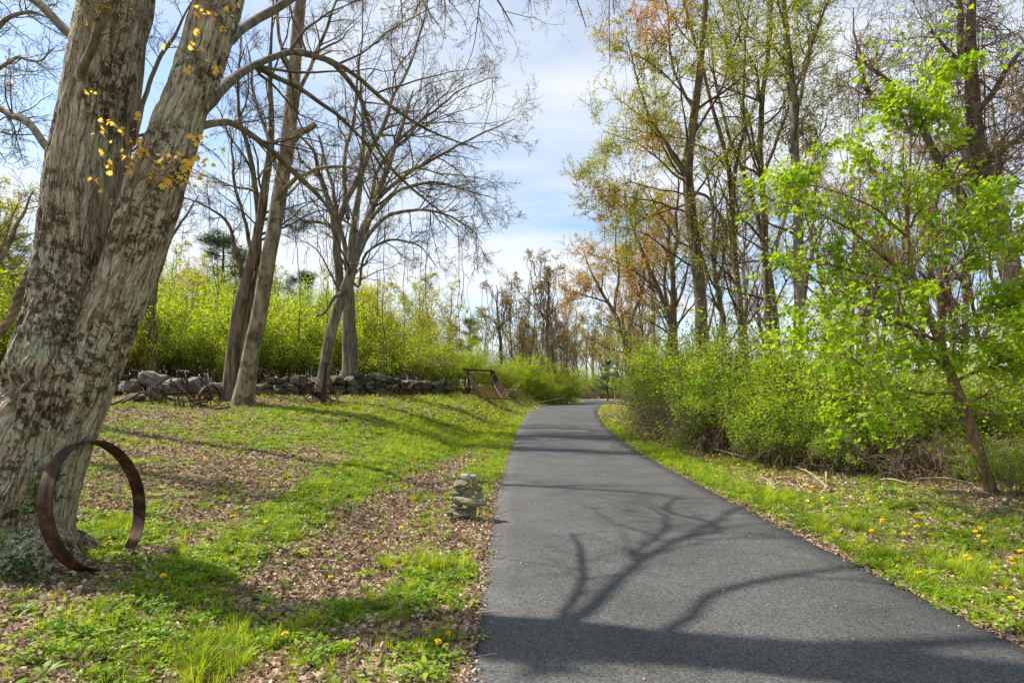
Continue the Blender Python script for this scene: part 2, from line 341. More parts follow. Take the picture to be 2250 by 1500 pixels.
def objmat_ground():
    m, t = newmat('ground_litter'); v = N(t, 'ShaderNodeTexCoord').outputs['Object']
    g = N(t, 'ShaderNodeAttribute', attribute_name='green').outputs['Fac']
    vo = N(t, 'ShaderNodeTexVoronoi', inp={'Scale': 22.0, 'Randomness': 1.0}); 
    nz = N(t, 'ShaderNodeTexNoise', inp={'Scale': 9.0, 'Detail': 5.0}); L(t, v, nz.inputs['Vector'])
    va = N(t, 'ShaderNodeMix', data_type='RGBA', inp={0: .12}); L(t, v, va.inputs[6]); L(t, nz.outputs['Color'], va.inputs[7]); L(t, va.outputs[2], vo.inputs['Vector'])
    hs = N(t, 'ShaderNodeSeparateColor'); L(t, vo.outputs['Color'], hs.inputs[0])
    r = N(t, 'ShaderNodeValToRGB'); e = r.color_ramp.elements; e[0].color = (.07, .045, .028, 1); e[1].color = (.42, .31, .21, 1); x = e.new(.5); x.color = (.22, .15, .095, 1); L(t, hs.outputs[0], r.inputs[0])
    gr = N(t, 'ShaderNodeValToRGB'); e = gr.color_ramp.elements; e[0].color = (.06, .085, .010, 1); e[1].color = (.22, .29, .02, 1); 
    n3 = N(t, 'ShaderNodeTexNoise', inp={'Scale': 30.0, 'Detail': 6.0, 'Roughness': .7}); L(t, v, n3.inputs['Vector']); 
    mr3 = N(t, 'ShaderNodeMapRange', inp={1: .3, 2: .7}); L(t, n3.outputs[0], mr3.inputs[0]); L(t, mr3.outputs[0], gr.inputs[0])
    n4 = N(t, 'ShaderNodeTexNoise', inp={'Scale': 7.0, 'Detail': 8.0, 'Roughness': .75}); L(t, v, n4.inputs['Vector'])
    ad = N(t, 'ShaderNodeMath', operation='ADD'); L(t, g, ad.inputs[0]); L(t, n4.outputs[0], ad.inputs[1])
    mr = N(t, 'ShaderNodeMapRange', inp={1: .93, 2: 1.1}); L(t, ad.outputs[0], mr.inputs[0])
    mm = N(t, 'ShaderNodeMix', data_type='RGBA'); L(t, mr.outputs[0], mm.inputs[0]); L(t, r.outputs[0], mm.inputs[6]); L(t, gr.outputs[0], mm.inputs[7])
    b = N(t, 'ShaderNodeBump', inp={'Strength': .8, 'Distance': .02}); L(t, hs.outputs[1], b.inputs['Height'])
    p = N(t, 'ShaderNodeBsdfPrincipled', inp={'Roughness': .95, 'Specular IOR Level': .1}); L(t, mm.outputs[2], p.inputs['Base Color']); L(t, b.outputs[0], p.inputs['Normal'])
    o = N(t, 'ShaderNodeOutputMaterial'); L(t, p.outputs[0], o.inputs[0]); return m
def asphalt():
    m, t = newmat('asphalt'); v = N(t, 'ShaderNodeTexCoord').outputs['Object']
    vo = N(t, 'ShaderNodeTexVoronoi', inp={'Scale': 110.0}); L(t, v, vo.inputs['Vector'])
    sp = N(t, 'ShaderNodeSeparateColor'); L(t, vo.outputs['Color'], sp.inputs[0])
    n1 = N(t, 'ShaderNodeTexNoise', inp={'Scale': .9, 'Detail': 5.0, 'Roughness': .6}); L(t, v, n1.inputs['Vector'])
    n2_ = N(t, 'ShaderNodeTexNoise', inp={'Scale': 55.0, 'Detail': 5.0, 'Roughness': .8}); L(t, v, n2_.inputs['Vector'])
    r = N(t, 'ShaderNodeValToRGB'); e = r.color_ramp.elements; e[0].position = .1; e[0].color = (.038, .037, .036, 1); e[1].position = .95; e[1].color = (.122, .119, .115, 1); L(t, sp.outputs[0], r.inputs[0])
    r2 = N(t, 'ShaderNodeMapRange', inp={1: .3, 2: .7, 3: .72, 4: 1.26}); L(t, n1.outputs[0], r2.inputs[0])
    r3 = N(t, 'ShaderNodeMapRange', inp={1: .3, 2: .5, 3: .35, 4: 1.0}); L(t, n2_.outputs[0], r3.inputs[0])
    h = N(t, 'ShaderNodeMath', operation='MULTIPLY'); L(t, r2.outputs[0], h.inputs[0]); L(t, r3.outputs[0], h.inputs[1])
    mm = N(t, 'ShaderNodeMix', data_type='RGBA', blend_type='MULTIPLY', inp={0: 1.0}); L(t, r.outputs[0], mm.inputs[6]); L(t, h.outputs[0], mm.inputs[7])
    b = N(t, 'ShaderNodeBump', inp={'Strength': .55, 'Distance': .008}); L(t, n2_.outputs[0], b.inputs['Height'])
    b2 = N(t, 'ShaderNodeBump', inp={'Strength': .5, 'Distance': .005}); L(t, vo.outputs['Distance'], b2.inputs['Height']); L(t, b.outputs[0], b2.inputs['Normal'])
    p = N(t, 'ShaderNodeBsdfPrincipled', inp={'Roughness': .72, 'Specular IOR Level': .35}); L(t, mm.outputs[2], p.inputs['Base Color']); L(t, b2.outputs[0], p.inputs['Normal'])
    o = N(t, 'ShaderNodeOutputMaterial'); L(t, p.outputs[0], o.inputs[0]); return m

# ------------------------------------------------------------------ ground and driveway
_bl = []
def blob(px_, py_, rx, ry, v, rot=0.0):
    p = at(px_, py_); _bl.append((p[0], p[1], rx, ry, v, rot))
def strip(a, b, w, v):
    A = at(*a); B = at(*b); n = 5; ang = math.atan2(B[1]-A[1], B[0]-A[0]); l = math.hypot(B[1]-A[1], B[0]-A[0])
    for k in range(n):
        q = A+(B-A)*(k+.5)/n; _bl.append((q[0], q[1], l/n*.75, w, v, ang))
strip((480, 1240), (870, 1000), .5, .28); strip((600, 1130), (830, 1020), .45, .12)
strip((1110, 1060), (1165, 930), .5, .4); strip((930, 1000), (1100, 940), .7, .5)
strip((880, 1000), (930, 930), .5, .45)
blob(250, 1380, .6, .4, .3); blob(400, 1300, .6, .25, .3); blob(520, 1440, .4, .25, .3); blob(240, 1170, .5, .5, .5); blob(780, 1340, .6, .25, .45); blob(950, 1270, .35, .5, .45)
blob(560, 1010, 1.8, 1.8, -.26); blob(380, 1060, 1.6, 1.5, -.2); blob(300, 920, 2.2, 2, -.2); blob(640, 1330, .6, .22, -.25); blob(820, 1120, .7, 1.2, -.3)
strip((700, 1290), (1040, 980), .36, -.42); blob(1020, 1170, .5, .6, -.3)
strip((1700, 1120), (1320, 930), .5, .5); strip((2200, 1400), (1900, 1230), .3, .3); blob(1750, 1060, 1.0, 1.0, -.15); blob(2150, 1350, .4, .3, -.3)
def green(x, y):
    x, y = np.broadcast_arrays(np.asarray(x, float), np.asarray(y, float))
    c, h = rcx(y), rhw(y); u = (c-h)-x; v = x-(c+h); s = wall_s(x, y)
    g = np.where(u > 0, .47+.20*sst(8, 16, y)*sst(-10, -4, x), .50)
    g = np.where((u > 0) & (s < 3.5), g-.12*sst(4, 1, s)*sst(-3, -7, x), g)
    g = np.where(v > 0, g+.0-.30*sst(2.6, 5.0, v), g)
    for (a, b, rx_, ry_, val, rot) in _bl:
        cx, sx = math.cos(rot), math.sin(rot); X = (x-a)*cx+(y-b)*sx; Y = -(x-a)*sx+(y-b)*cx
        g = g+val*np.exp(-(X/rx_)**2-(Y/ry_)**2)
    g = g-.13*sst(5.5, 3.5, y)*(u > 0)
    g = g-.55*np.exp(-(np.maximum(u, v)/.10)**2)*sst(20, 12, y)
    g = g+.32*n2(x, y, .9, 21, 4)+.34*n2(x, y, 3.2, 31, 3)
    return np.clip(g, 0, 1)
def warp(n, near, far, c=0.0):
    t = np.linspace(-1, 1, n); k = 5.2; return c+np.sinh(k*t)/np.sinh(k)*far
gx = np.unique(np.r_[warp(160, 1, 500), np.linspace(-16, 11, 300)]); gy = np.unique(np.r_[-60, -30, -15, -8, np.linspace(-3, 1.8, 8), np.geomspace(1.9, 40, 300), np.geomspace(41, 1000, 50)])
GX, GY = np.meshgrid(gx, gy); V = np.stack([GX, GY, zg(GX, GY)], -1).reshape(-1, 3); nx, ny = len(gx), len(gy)
i, j = np.meshgrid(np.arange(nx-1), np.arange(ny-1)); a = j*nx+i
Q = np.stack([a, a+1, a+nx+1, a+nx], -1).reshape(-1, 4)
link('ground', mesh('ground', V, Q, mat=objmat_ground(), attrs={'green': ('FLOAT', green(V[:, 0], V[:, 1]))}), kind='structure')
ys = np.r_[np.linspace(-6, 2, 20), np.geomspace(2.03, 140, 700)]; rows = []
NC = 15
for k, y in enumerate(ys):
    c, h = float(rcx(y)), float(rhw(y)); jl = .045*float(n2(y, 3.1, 2.6, 41, 5)); jr = .045*float(n2(y, 9.7, 2.6, 43, 5))
    xs = np.linspace(c-h+jl, c+h+jr, NC-2); z = float(zroad(y))+.018+.015*(1-np.linspace(-1, 1, NC-2)**2); z[0] -= .008; z[-1] -= .008
    rows.append(np.r_[[[xs[0]-.03, y, z[0]-.09]], np.stack([xs, np.full(NC-2, y), z], 1), [[xs[-1]+.03, y, z[-1]-.09]]])
V = np.concatenate(rows); i, j = np.meshgrid(np.arange(NC-1), np.arange(len(ys)-1)); a = j*NC+i
link('driveway', mesh('driveway', V, np.stack([a, a+1, a+NC+1, a+NC], -1).reshape(-1, 4), mat=asphalt()), kind='structure')

# ------------------------------------------------------------------ big twin-stemmed maple beside the drive
def voxel(name, acc_or_V, Q, T, vs):
    me = mesh('tmp', acc_or_V, Q, T); o = bpy.data.objects.new('tmp', me); COL.objects.link(o)
    md = o.modifiers.new('r', 'REMESH'); md.mode = 'VOXEL'; md.voxel_size = vs; md.adaptivity = 0
    dg = bpy.context.evaluated_depsgraph_get(); ev = o.evaluated_get(dg); m2 = ev.to_mesh()
    V = np.empty(len(m2.vertices)*3); m2.vertices.foreach_get('co', V); V = V.reshape(-1, 3)
    F_ = np.empty(len(m2.polygons)*4, np.int32); m2.loops.foreach_get('vertex_index', F_); F_ = F_.reshape(-1, 4)
    ev.to_mesh_clear(); bpy.data.objects.remove(o); bpy.data.meshes.remove(me)
    return V, F_
def vnormals(V, Q):
    n = np.cross(V[Q[:, 2]]-V[Q[:, 0]], V[Q[:, 3]]-V[Q[:, 1]]); o = np.zeros_like(V)
    for k in range(4): 
        for c in range(3): o[:, c] += np.bincount(Q[:, k], n[:, c], len(V))
    return nrm(o)
def big_tree():
    root_ = thing('maple_tree', 'huge twin-stemmed old maple with patchy mossy bark and an iron hoop against it', 'tree', (-4.0, 5.1, 0.1))
    O = np.array([-4.0, 5.1, 0.1])
    lp = [((-130, 1290), .50, 4.9), ((-70, 1200), .47, 4.95), ((-10, 1080), .47, 5.0), ((62, 950), .47, 5.05), ((122, 800), .45, 5.1), ((158, 650), .395, 5.1), ((170, 500), .37, 5.1), ((178, 400), .345, 5.1), ((190, 300), .33, 5.1), ((220, 180), .335, 5.15), ((262, 0), .345, 5.25), ((285, -120), .30, 5.35), ((320, -330), .25, 5.6), ((340, -700), .17, 6.0), ((380, -1050), .09, 6.3)]
    rp = [((80, 1300), .36, 5.05), ((92, 1210), .29, 5.05), ((112, 1100), .25, 5.05), ((148, 980), .25, 5.03), ((184, 880), .255, 5.02), ((225, 760), .26, 5.0), ((268, 640), .26, 5.0), ((306, 520), .265, 5.0), ((345, 400), .27, 4.98), ((388, 290), .24, 4.97), ((420, 200), .212, 4.95), ((447, 120), .21, 4.95), ((482, 0), .21, 4.93), ((520, -150), .18, 4.95), ((580, -420), .13, 5.05), ((600, -700), .08, 5.2)]
    A = Acc()
    def tube(lst, S=20, K=60):
        P = np.array([px(a[0], a[1], d) for a, r, d in lst]); r = np.array([r/math.sqrt(1+((a[0]-1125)/F)**2) for a, r, d in lst])
        s = np.linspace(0, 1, K); sl = np.r_[0, np.cumsum(np.linalg.norm(np.diff(P, axis=0), axis=1))]; sl /= sl[-1]
        PP = np.stack([np.interp(s, sl, P[:, c]) for c in range(3)], 1); rr = np.interp(s, sl, r)
        for _ in range(2): PP[1:-1] = .25*PP[:-2]+.5*PP[1:-1]+.25*PP[2:]
        A.add(*tubes(PP, rr, S, caps=True)); return PP, rr
    PL, RL = tube(lp); PR, RR = tube(rp)
    roots = [[((110, 1190), .22, 5.0), ((150, 1235), .15, 4.95), ((205, 1262), .09, 4.85), ((240, 1290), .03, 4.8)],
             [((90, 1190), .24, 4.9), ((105, 1250), .16, 4.75), ((115, 1310), .06, 4.6)],
             [((60, 1150), .28, 5.0), ((30, 1230), .2, 4.8), ((10, 1300), .1, 4.6)],
             [((-20, 1130), .35, 4.9), ((-60, 1250), .3, 4.7), ((-90, 1350), .12, 4.5)],
             [((120, 1180), .22, 5.2), ((190, 1210), .16, 5.4), ((250, 1215), .06, 5.6)],
             [((240, 1000), .0, 5.3), ((200, 1100), .01, 5.35), ((160, 1150), .02, 5.3)],
             [((60, 930), .25, 4.88), ((40, 1050), .28, 4.82), ((-20, 1180), .25, 4.8), ((-60, 1280), .2, 4.75)],
             [((125, 700), .18, 4.88), ((85, 860), .26, 4.82), ((40, 1000), .2, 4.8)]]
    for r_ in roots: tube(r_, 12, 14)
    V, Q = voxel('t', np.concatenate(A.V), np.concatenate(A.Q), np.concatenate(A.T), .021)
    # smooth the junctions a little
    e = np.concatenate([Q[:, [0, 1]], Q[:, [1, 2]], Q[:, [2, 3]], Q[:, [3, 0]]])
    for _ in range(14):
        s = np.zeros_like(V); w = np.bincount(e[:, 0], minlength=len(V))+np.bincount(e[:, 1], minlength=len(V))
        for c in range(3): s[:, c] = np.bincount(e[:, 0], V[e[:, 1], c], len(V))+np.bincount(e[:, 1], V[e[:, 0], c], len(V))
        V = V*.4+.6*s/np.maximum(w, 1)[:, None]
    # bark coordinates: round the stem and along it
    def near(V, P, r):
        bi = np.zeros(len(V), int); bd = np.full(len(V), 1e9)
        for k in range(0, len(P)):
            d = np.linalg.norm(V-P[k], axis=1)-r[k]*.8; m = d < bd; bd[m] = d[m]; bi[m] = k
        return bi, bd
    iL, dL = near(V, PL, RL); iR, dR = near(V, PR, RR)
    useL = dL < dR
    bk = np.zeros_like(V)
    for P, ii, m, off in ((PL, iL, useL, 0.0), (PR, iR, ~useL, 20.0)):
        Tn = nrm(np.gradient(P, axis=0)); sl = np.r_[0, np.cumsum(np.linalg.norm(np.diff(P, axis=0), axis=1))]
        q = ii[m]; rel = V[m]-P[q]; al = (rel*Tn[q]).sum(1); pr_ = rel-al[:, None]*Tn[q]
        bk[m] = np.stack([pr_[:, 0]+off, pr_[:, 1], sl[q]+al], 1)
    n = vnormals(V, Q)
    s1 = bk*np.array([11, 11, 1.1]); wp = fbm(bk*3, 5, 2)[:, None]*np.array([1.1, 1.1, .3])
    rid = 1-np.abs(fbm(s1+wp, 3, 3)*2.6); rid = np.clip(rid, -1, 1)
    low = sst(3.4, 1.6, V[:, 2]-O[2])  # rougher, furrowed near the foot
    big = fbm(bk*np.array([2.6, 2.6, .9]), 9, 3)
    V = V+n*(-.022*np.maximum(rid, 0)**3*(.45+.75*low)+.045*big+.012*fbm(bk*np.array([30, 30, 6]), 4, 2))[:, None]
    for (c0, rad3, dep) in ((px(6, 875, 4.62), (.055, .25, .17), .26), (px(-30, 850, 4.62), (.16, .3, .10), .12), (px(55, 835, 4.6), (.2, .25, .03), .05)):
        d2 = (((V-c0)/np.array(rad3))**2).sum(1); V = V-n*(dep*np.exp(-d2))[:, None]
    V -= O
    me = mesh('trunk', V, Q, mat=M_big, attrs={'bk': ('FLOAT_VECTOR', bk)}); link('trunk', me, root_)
    # limbs leaving the stems (px column, row, depth, radius)
    lims = [
     [((405, 275), .058, 4.97), ((455, 235), .055, 5.15), ((500, 190), .046, 5.9), ((560, 140), .042, 7.0), ((640, 110), .040, 8.1), ((700, 125), .038, 8.8), ((770, 150), .034, 9.2), ((850, 230), .033, 9.5), ((960, 300), .02, 9.8), ((1050, 330), .008, 10.1)],
     [((620, 112), .04, 8.0), ((720, 120), .038, 8.4), ((790, 200), .033, 8.7), ((830, 330), .026, 9.0), ((900, 410), .02, 9.4), ((1010, 500), .008, 9.9)],
     [((395, 290), .034, 4.95), ((450, 275), .032, 5.05), ((510, 268), .033, 5.7), ((600, 330), .03, 6.2), ((640, 375), .034, 6.5), ((700, 430), .022, 7), ((760, 500), .01, 7.5)],
     [((560, 145), .035, 7.2), ((650, 190), .032, 7.8), ((740, 250), .026, 8.3), ((800, 310), .02, 8.8), ((870, 420), .01, 9.2)],
     [((450, 130), .045, 4.95), ((492, 100), .043, 5.15), ((560, 50), .045, 6.2), ((660, -10), .04, 6.9), ((760, -80), .035, 7.6), ((900, -120), .03, 8.4), ((1050, -70), .02, 8.8), ((1130, 60), .008, 9.0)],
     [((185, 370), .035, 5.1), ((110, 330), .033, 5.15), ((60, 260), .03, 5.3), ((20, 250), .03, 5.6), ((-60, 200), .02, 6)],
     [((235, 130), .045, 5.1), ((155, 80), .042, 5.15), ((90, 0), .04, 5.3), ((0, -60), .04, 5.6), ((-100, -100), .03, 6)],
     [((172, 200), .034, 5.02), ((170, 165), .033, 4.82), ((200, 90), .03, 4.75), ((215, 45), .027, 4.8), ((245, 0), .02, 4.9), ((270, -60), .015, 5.1)],
     [((215, 45), .02, 4.8), ((180, -10), .015, 4.8), ((150, -80), .01, 4.9)],
     [((300, -250), .10, 5.5), ((500, -480), .07, 6.3), ((800, -520), .045, 7.4), ((1150, -330), .03, 8.4), ((1250, -60), .015, 8.9), ((1290, 60), .008, 9.1)],
     [((590, -460), .07, 5.05), ((850, -380), .04, 7.0), ((1100, -250), .028, 7.8), ((1330, -190), .02, 8.3), ((1350, 30), .008, 8.6)],
     [((560, -350), .06, 5.02), ((760, -480), .06, 6.4), ((1000, -420), .05, 6.8), ((1250, -300), .03, 7.1), ((1400, -260), .015, 7.4)],
     [((340, -600), .1, 5.9), ((100, -900), .07, 6.2), ((-200, -1100), .04, 6.8)],
     [((330, -500), .1, 5.8), ((250, -900), .07, 5), ((300, -1300), .05, 4.2)],
    ]
    PP = []; RRR = []
    for k, l in enumerate(lims):
        P = np.array([px(a[0], a[1], d) for a, r, d in l])-O; P, r = resample(P, 26, [x[1] for x in l], .05)
        PP.append(P); RRR.append(r); link('limb', mesh('limb', *tubes(P, r, 8)[:2], mat=M_twigl if k not in (7, 8) else M_pale), root_)
    PP = np.array(PP); RRR = np.array(RRR); rg = np.random.default_rng(5)
    A = Acc(); up = PP; 
    P1, R1 = kids(PP, RRR, 13, .3, 1, (25, 60), .42, 9, .16, .02, rg, .55, .022, rl=.012)
    P2, R2 = kids(P1, R1, 6, .15, 1, (25, 60), .5, 7, .17, .02, rg, .6, .010, rl=.009)
    P3, R3 = kids(P2, R2, 5, .1, 1, (25, 65), .55, 5, .18, .03, rg, .7, .005)
    for P, r, S in ((P1, R1, 5), (P2, R2, 4), (P3, R3, 3)): A.add(*tubes(P, r, S)[:2])
    link('twigs', A.mesh('twigs', M_twig), root_, kind='stuff')
    tips = np.concatenate([P3[:, -1], P3[:, 3], P2[:, -1]]); v, t_, tn = leaves(tips, .022, rg, droop=-.2)
    link('crown', mesh('crown', v, None, t_, mat=M_bud, attrs={'tint': ('FLOAT', tn)}), root_, kind='stuff')
    # drooping outer branchlets of the crown, hanging into view above the drive
    HB = []
    for (x0, y0, d0_) in ((1130, -330, 8.4), (1160, -300, 8.3), (1200, -240, 8.7), (1240, -150, 8.9), (1050, -180, 8.6), (1000, -200, 8.5), (940, -170, 8.4), (1320, -230, 8.3), (1360, -230, 7.6), (1390, -250, 7.2), (1290, -200, 8.0), (1080, -150, 8.8), (870, -180, 8.3), (980, -100, 8.8)):
        q = px(x0, y0, d0_)-O; dd_ = np.array([rg.normal()*.25, rg.normal()*.3, -1.0]); P = [q]
        for k_ in range(5): dd_ = nrm(dd_+rg.normal(size=3)*.25); P.append(P[-1]+dd_*rg.uniform(.28, .5))
        HB.append(resample(np.array(P), 14, [.014, .009, .004], .05, rg))
    HP = np.array([a for a, b_ in HB]); HR = np.array([b_ for a, b_ in HB])
    K1, KR1 = kids(HP, HR, 9, .1, 1, (20, 50), .42, 8, .12, -.02, rg, .6, .01); K2, KR2 = kids(K1, KR1, 6, .1, 1, (25, 55), .5, 6, .13, .0, rg, .7, .006); K3, KR3 = kids(K2, KR2, 3, .2, 1, (25, 55), .5, 4, .13, .0, rg, .8)
    A = Acc(); A.add(*tubes(HP, HR, 5)[:2]); A.add(*tubes(K1, np.maximum(KR1, .003), 4)[:2]); A.add(*tubes(K2, np.maximum(KR2, .0022), 3)[:2]); A.add(*tubes(K3, np.maximum(KR3, .0018), 3)[:2])
    link('hanging_branchlets', A.mesh('hanging_branchlets', M_twig), root_, kind='stuff')
    v, t_, tn = leaves(np.concatenate([K3[:, -1], K2[:, -1]]), .024, rg, droop=-.1); link('buds', mesh('buds', v, None, t_, mat=M_bud, attrs={'tint': ('FLOAT', tn)}), root_, kind='stuff')
    # leafy sprout between the stems
    sp = thing('sprout', 'young maple sprout with amber leaves rising in front of the twin stems', 'sapling', tuple(px(250, 570, 4.72)))
    SO = px(250, 570, 4.72)
    sl = [[((248, 572), .016, 4.80), ((262, 540), .013, 4.74), ((275, 480), .011, 4.70), ((290, 430), .009, 4.68), ((300, 385), .006, 4.66), ((320, 330), .004, 4.64)],
          [((280, 485), .006, 4.7), ((310, 440), .005, 4.66), ((345, 400), .004, 4.62), ((395, 365), .003, 4.6), ((440, 335), .002, 4.58)],
          [((275, 490), .006, 4.7), ((262, 430), .005, 4.68), ((268, 370), .004, 4.66), ((285, 310), .003, 4.62)],
          [((300, 400), .004, 4.66), ((350, 375), .003, 4.62), ((410, 360), .002, 4.6)], [((300, 385), .004, 4.66), ((380, 385), .003, 4.62), ((440, 382), .002, 4.6)]]
    SP = []; SR = []
    for k, l in enumerate(sl):
        P = np.array([px(a[0], a[1], d) for a, r, d in l])-SO; P, r = resample(P, 12, [x[1] for x in l], .01); SP.append(P); SR.append(r)
        link('stem', mesh('stem', *tubes(P, r, 6)[:2], mat=M_vine), sp)
    SP = np.array(SP); SR = np.array(SR); K1, KR1 = kids(SP, SR, 7, .35, 1, (25, 60), .6, 5, .1, .05, rg, .6)
    link('twigs', mesh('twigs', *tubes(K1, KR1, 3)[:2], mat=M_vine), sp, kind='stuff')
    lp_ = np.concatenate([K1[:, -1], K1[:, 2], K1[:, 3], K1[:, -1]+rg.normal(size=(len(K1), 3))*.025, K1[:, -1]+rg.normal(size=(len(K1), 3))*.03, SP[:, -1]])
    protos = []
    for k in range(6):
        v, t_, tn = leaves(np.zeros((1, 3)), .042, np.random.default_rng(50+k), droop=.5, lobed=True); protos.append(mesh('leaf', v, None, t_, mat=M_amber, attrs={'tint': ('FLOAT', tn)}))
    # leaves from (435,40) down the right stem too
    ext = np.array([px(x_, y_, d-(.40 if x_ > 350 else .02))-SO for x_, y_, d in ((430, 30, 5.1), (455, 35, 5.1), (470, 30, 5.1), (425, 70, 5.05), (497, 62, 5.1), (500, 20, 5.1), (443, 20, 5.1), (412, 103, 5.0), (440, 110, 5.05), (455, 125, 5.05), (470, 155, 5.1), (480, 150, 5.1), (487, 60, 5.1), (190, 200, 4.7), (203, 200, 4.7), (220, 262, 4.7), (300, 245, 4.9), (218, 290, 4.7), (515, 25, 5.1), (520, 10, 5.1), (375, 95, 5.0), (405, 150, 5.0))])
    lp_ = np.concatenate([lp_, ext, ext+rg.normal(size=ext.shape)*.025])
    for q in lp_:
        o = bpy.data.objects.new('leaf', protos[rg.integers(6)]); COL.objects.link(o); o.parent = sp; o.location = q; o.rotation_euler = (0, 0, rg.uniform(0, 6.28)); s_ = rg.uniform(.8, 1.3); o.scale = (s_,)*3
    tw = resample(np.array([px(505, 75, 4.72), px(455, 20, 4.68), px(420, -20, 4.68)])-SO, 8, [.005, .003]); link('stem', mesh('stem', *tubes(*tw, 4)[:2], mat=M_vine), sp)
    tw = resample(np.array([px(380, 100, 4.66), px(440, 130, 4.68), px(480, 150, 4.72), px(530, 160, 4.9)])-SO, 8, [.004, .002]); link('stem', mesh('stem', *tubes(*tw, 4)[:2], mat=M_vine), sp)
    # ivy in the fork at the foot
    ip = []
    for a_, b_, n_, s_ in ((px(25, 1190, 4.45), px(45, 1260, 4.45), 260, .10), (px(75, 1130, 4.5), px(95, 1060, 4.55), 160, .05), (px(110, 1030, 4.6), px(90, 1080, 4.6), 80, .03)):
        t_ = rg.uniform(0, 1, (n_, 1)); ip.append(a_+(b_-a_)*t_+rg.normal(size=(n_, 3))*np.array([s_, .04, s_]))
    v, t_, tn = leaves(np.concatenate(ip), .05, rg, droop=.3)
    iv = link('ivy', mesh('ivy', v, None, t_, mat=M_ivy, attrs={'tint': ('FLOAT', tn)})); iv['label'] = 'dark green ivy growing up the cleft at the foot of the huge maple'; iv['category'] = 'ivy'
    # rope-like twisted vine behind the stem
    vt = thing('vine', 'thick twisted woody vine climbing beside the huge maple at the picture edge', 'vine', tuple(px(0, 740, 6.0)))
    for ph in (0, 2.1, 4.2):
        P = np.array([px(-60, 790, 6), px(-10, 745, 6), px(30, 690, 6), px(45, 640, 5.9), px(62, 610, 5.8), px(90, 540, 5.7)])-px(0, 740, 6.0); P = resample(P, 60)
        s = np.linspace(0, 26, 60)+ph; P = P+np.stack([np.cos(s), np.sin(s), .4*np.sin(s)], 1)*.028; link('stem', mesh('stem', *tubes(P, np.full(60, .022), 7)[:2], mat=M_vine), vt)
M_twigl = barkmat('limb_bark', (.07, .06, .038), (.20, .175, .115), 9.0, .4, .6, moss=((.06, .065, .02), 4, .5, .62))
big_tree()

# ------------------------------------------------------------------ trees
def limbtree(name, label, cat, base, paths, mt, mtw, rg, n1=9, n2_=6, n3=5, l1=.42, l2=.45, l3=.5, trop=.01, t0=.3, leaf=None, lsz=.04, lmat=None, budn=1, group=None, wob=.16, K0=26, w0=.12, tmin=.0035, tint=None, leafn=2, droop=.3, lz=None, vines=0, parts=True, tvar=.25, ang=(28, 60), grow=None, sl1=.6, ml=(.7, .35, .2)):
    """paths: list of (points Nx3, radii). first is the trunk"""
    O = np.asarray(base, float); th = thing(name, label, cat, tuple(O), group=group)
    PP, RR_ = [], []
    for k, (P, r) in enumerate(paths):
        P, r = resample(np.asarray(P)-O, K0, r, w0 if k else w0*.5, rg); PP.append(P); RR_.append(r)
        S = 12 if k == 0 else 7
        if k == 0:
            r = r*(1+.38*np.exp(-np.arange(K0)/.8))
        V, Qd, _ = tubes(P, r, S)
        if k == 0: V = V+(fbm(V*np.array([7, 7, 1.2]), 3, 2)*.12*r.repeat(S))[:, None]*nrm(V-np.repeat(P, S, 0))
        link('trunk' if k == 0 else 'limb', mesh('t', V, Qd, mat=mt), th)
    PP, RR_ = np.array(PP), np.array(RR_); gi = list(range(len(PP))) if grow is None else grow
    G, GR = PP[gi], RR_[gi]
    P1, R1 = kids(G, GR, n1, t0, 1, ang, l1, 9, wob, trop, rg, .5, .05, rl=.014, slen=sl1, minl=ml[0])
    P2, R2 = kids(P1, R1, n2_, .1, 1, (25, 65), l2, 7, wob, trop, rg, .6, .02, rl=.012, minl=ml[1])
    P3, R3 = kids(P2, R2, n3, .1, 1, (25, 70), l3, 5, wob, trop, rg, .7, .009, minl=ml[2])
    R3 = np.maximum(R3, tmin); R2 = np.maximum(R2, tmin)
    A = Acc(); A.add(*tubes(P1, R1, 5)[:2]); A.add(*tubes(P2, R2, 4)[:2]); A.add(*tubes(P3, R3, 3)[:2])
    if vines:
        vs, vr = [], []
        for _ in range(vines):
            k = rg.integers(len(P1)); q = P1[k, rg.integers(2, 8)]+rg.normal(size=3)*.2; ln = rg.uniform(1.2, 5.0)
            z = np.linspace(0, -ln, 9); w = np.cumsum(rg.normal(size=(9, 2))*.05, 0); vs.append(np.c_[q[0]+w[:, 0], q[1]+w[:, 1], q[2]+z]); vr.append(np.full(9, rg.uniform(.006, .014)))
        A.add(*tubes(np.array(vs), np.array(vr), 3)[:2])
    link('twigs', A.mesh('twigs', mtw), th, kind='stuff')
    if lmat is not None:
        pts = [P3[:, 1+(k % 4)]+rg.normal(size=(len(P3), 3))*lsz*.6*(k > 0) for k in range(leafn)]+[P3[:, -1], P2[:, -1]]
        pts = np.concatenate(pts)
        if lz is not None: pts = pts[lz(pts+O, rg)]
        ti = None if tint is None else tint(pts+O)
        v, t_, tn = leaves(pts, lsz, rg, tint=ti, droop=droop, tvar=tvar)
        link('crown', mesh('crown', v, None, t_, mat=lmat, attrs={'tint': ('FLOAT', tn)}), th, kind='stuff')
    return th
def PX(l, d, rr=None):
    """pixel path with constant or linearly varying depth"""
    n = len(l); ds = np.linspace(d[0], d[1], n) if isinstance(d, tuple) else np.full(n, float(d))
    return np.array([px(a, b, q) for (a, b), q in zip(l, ds)])

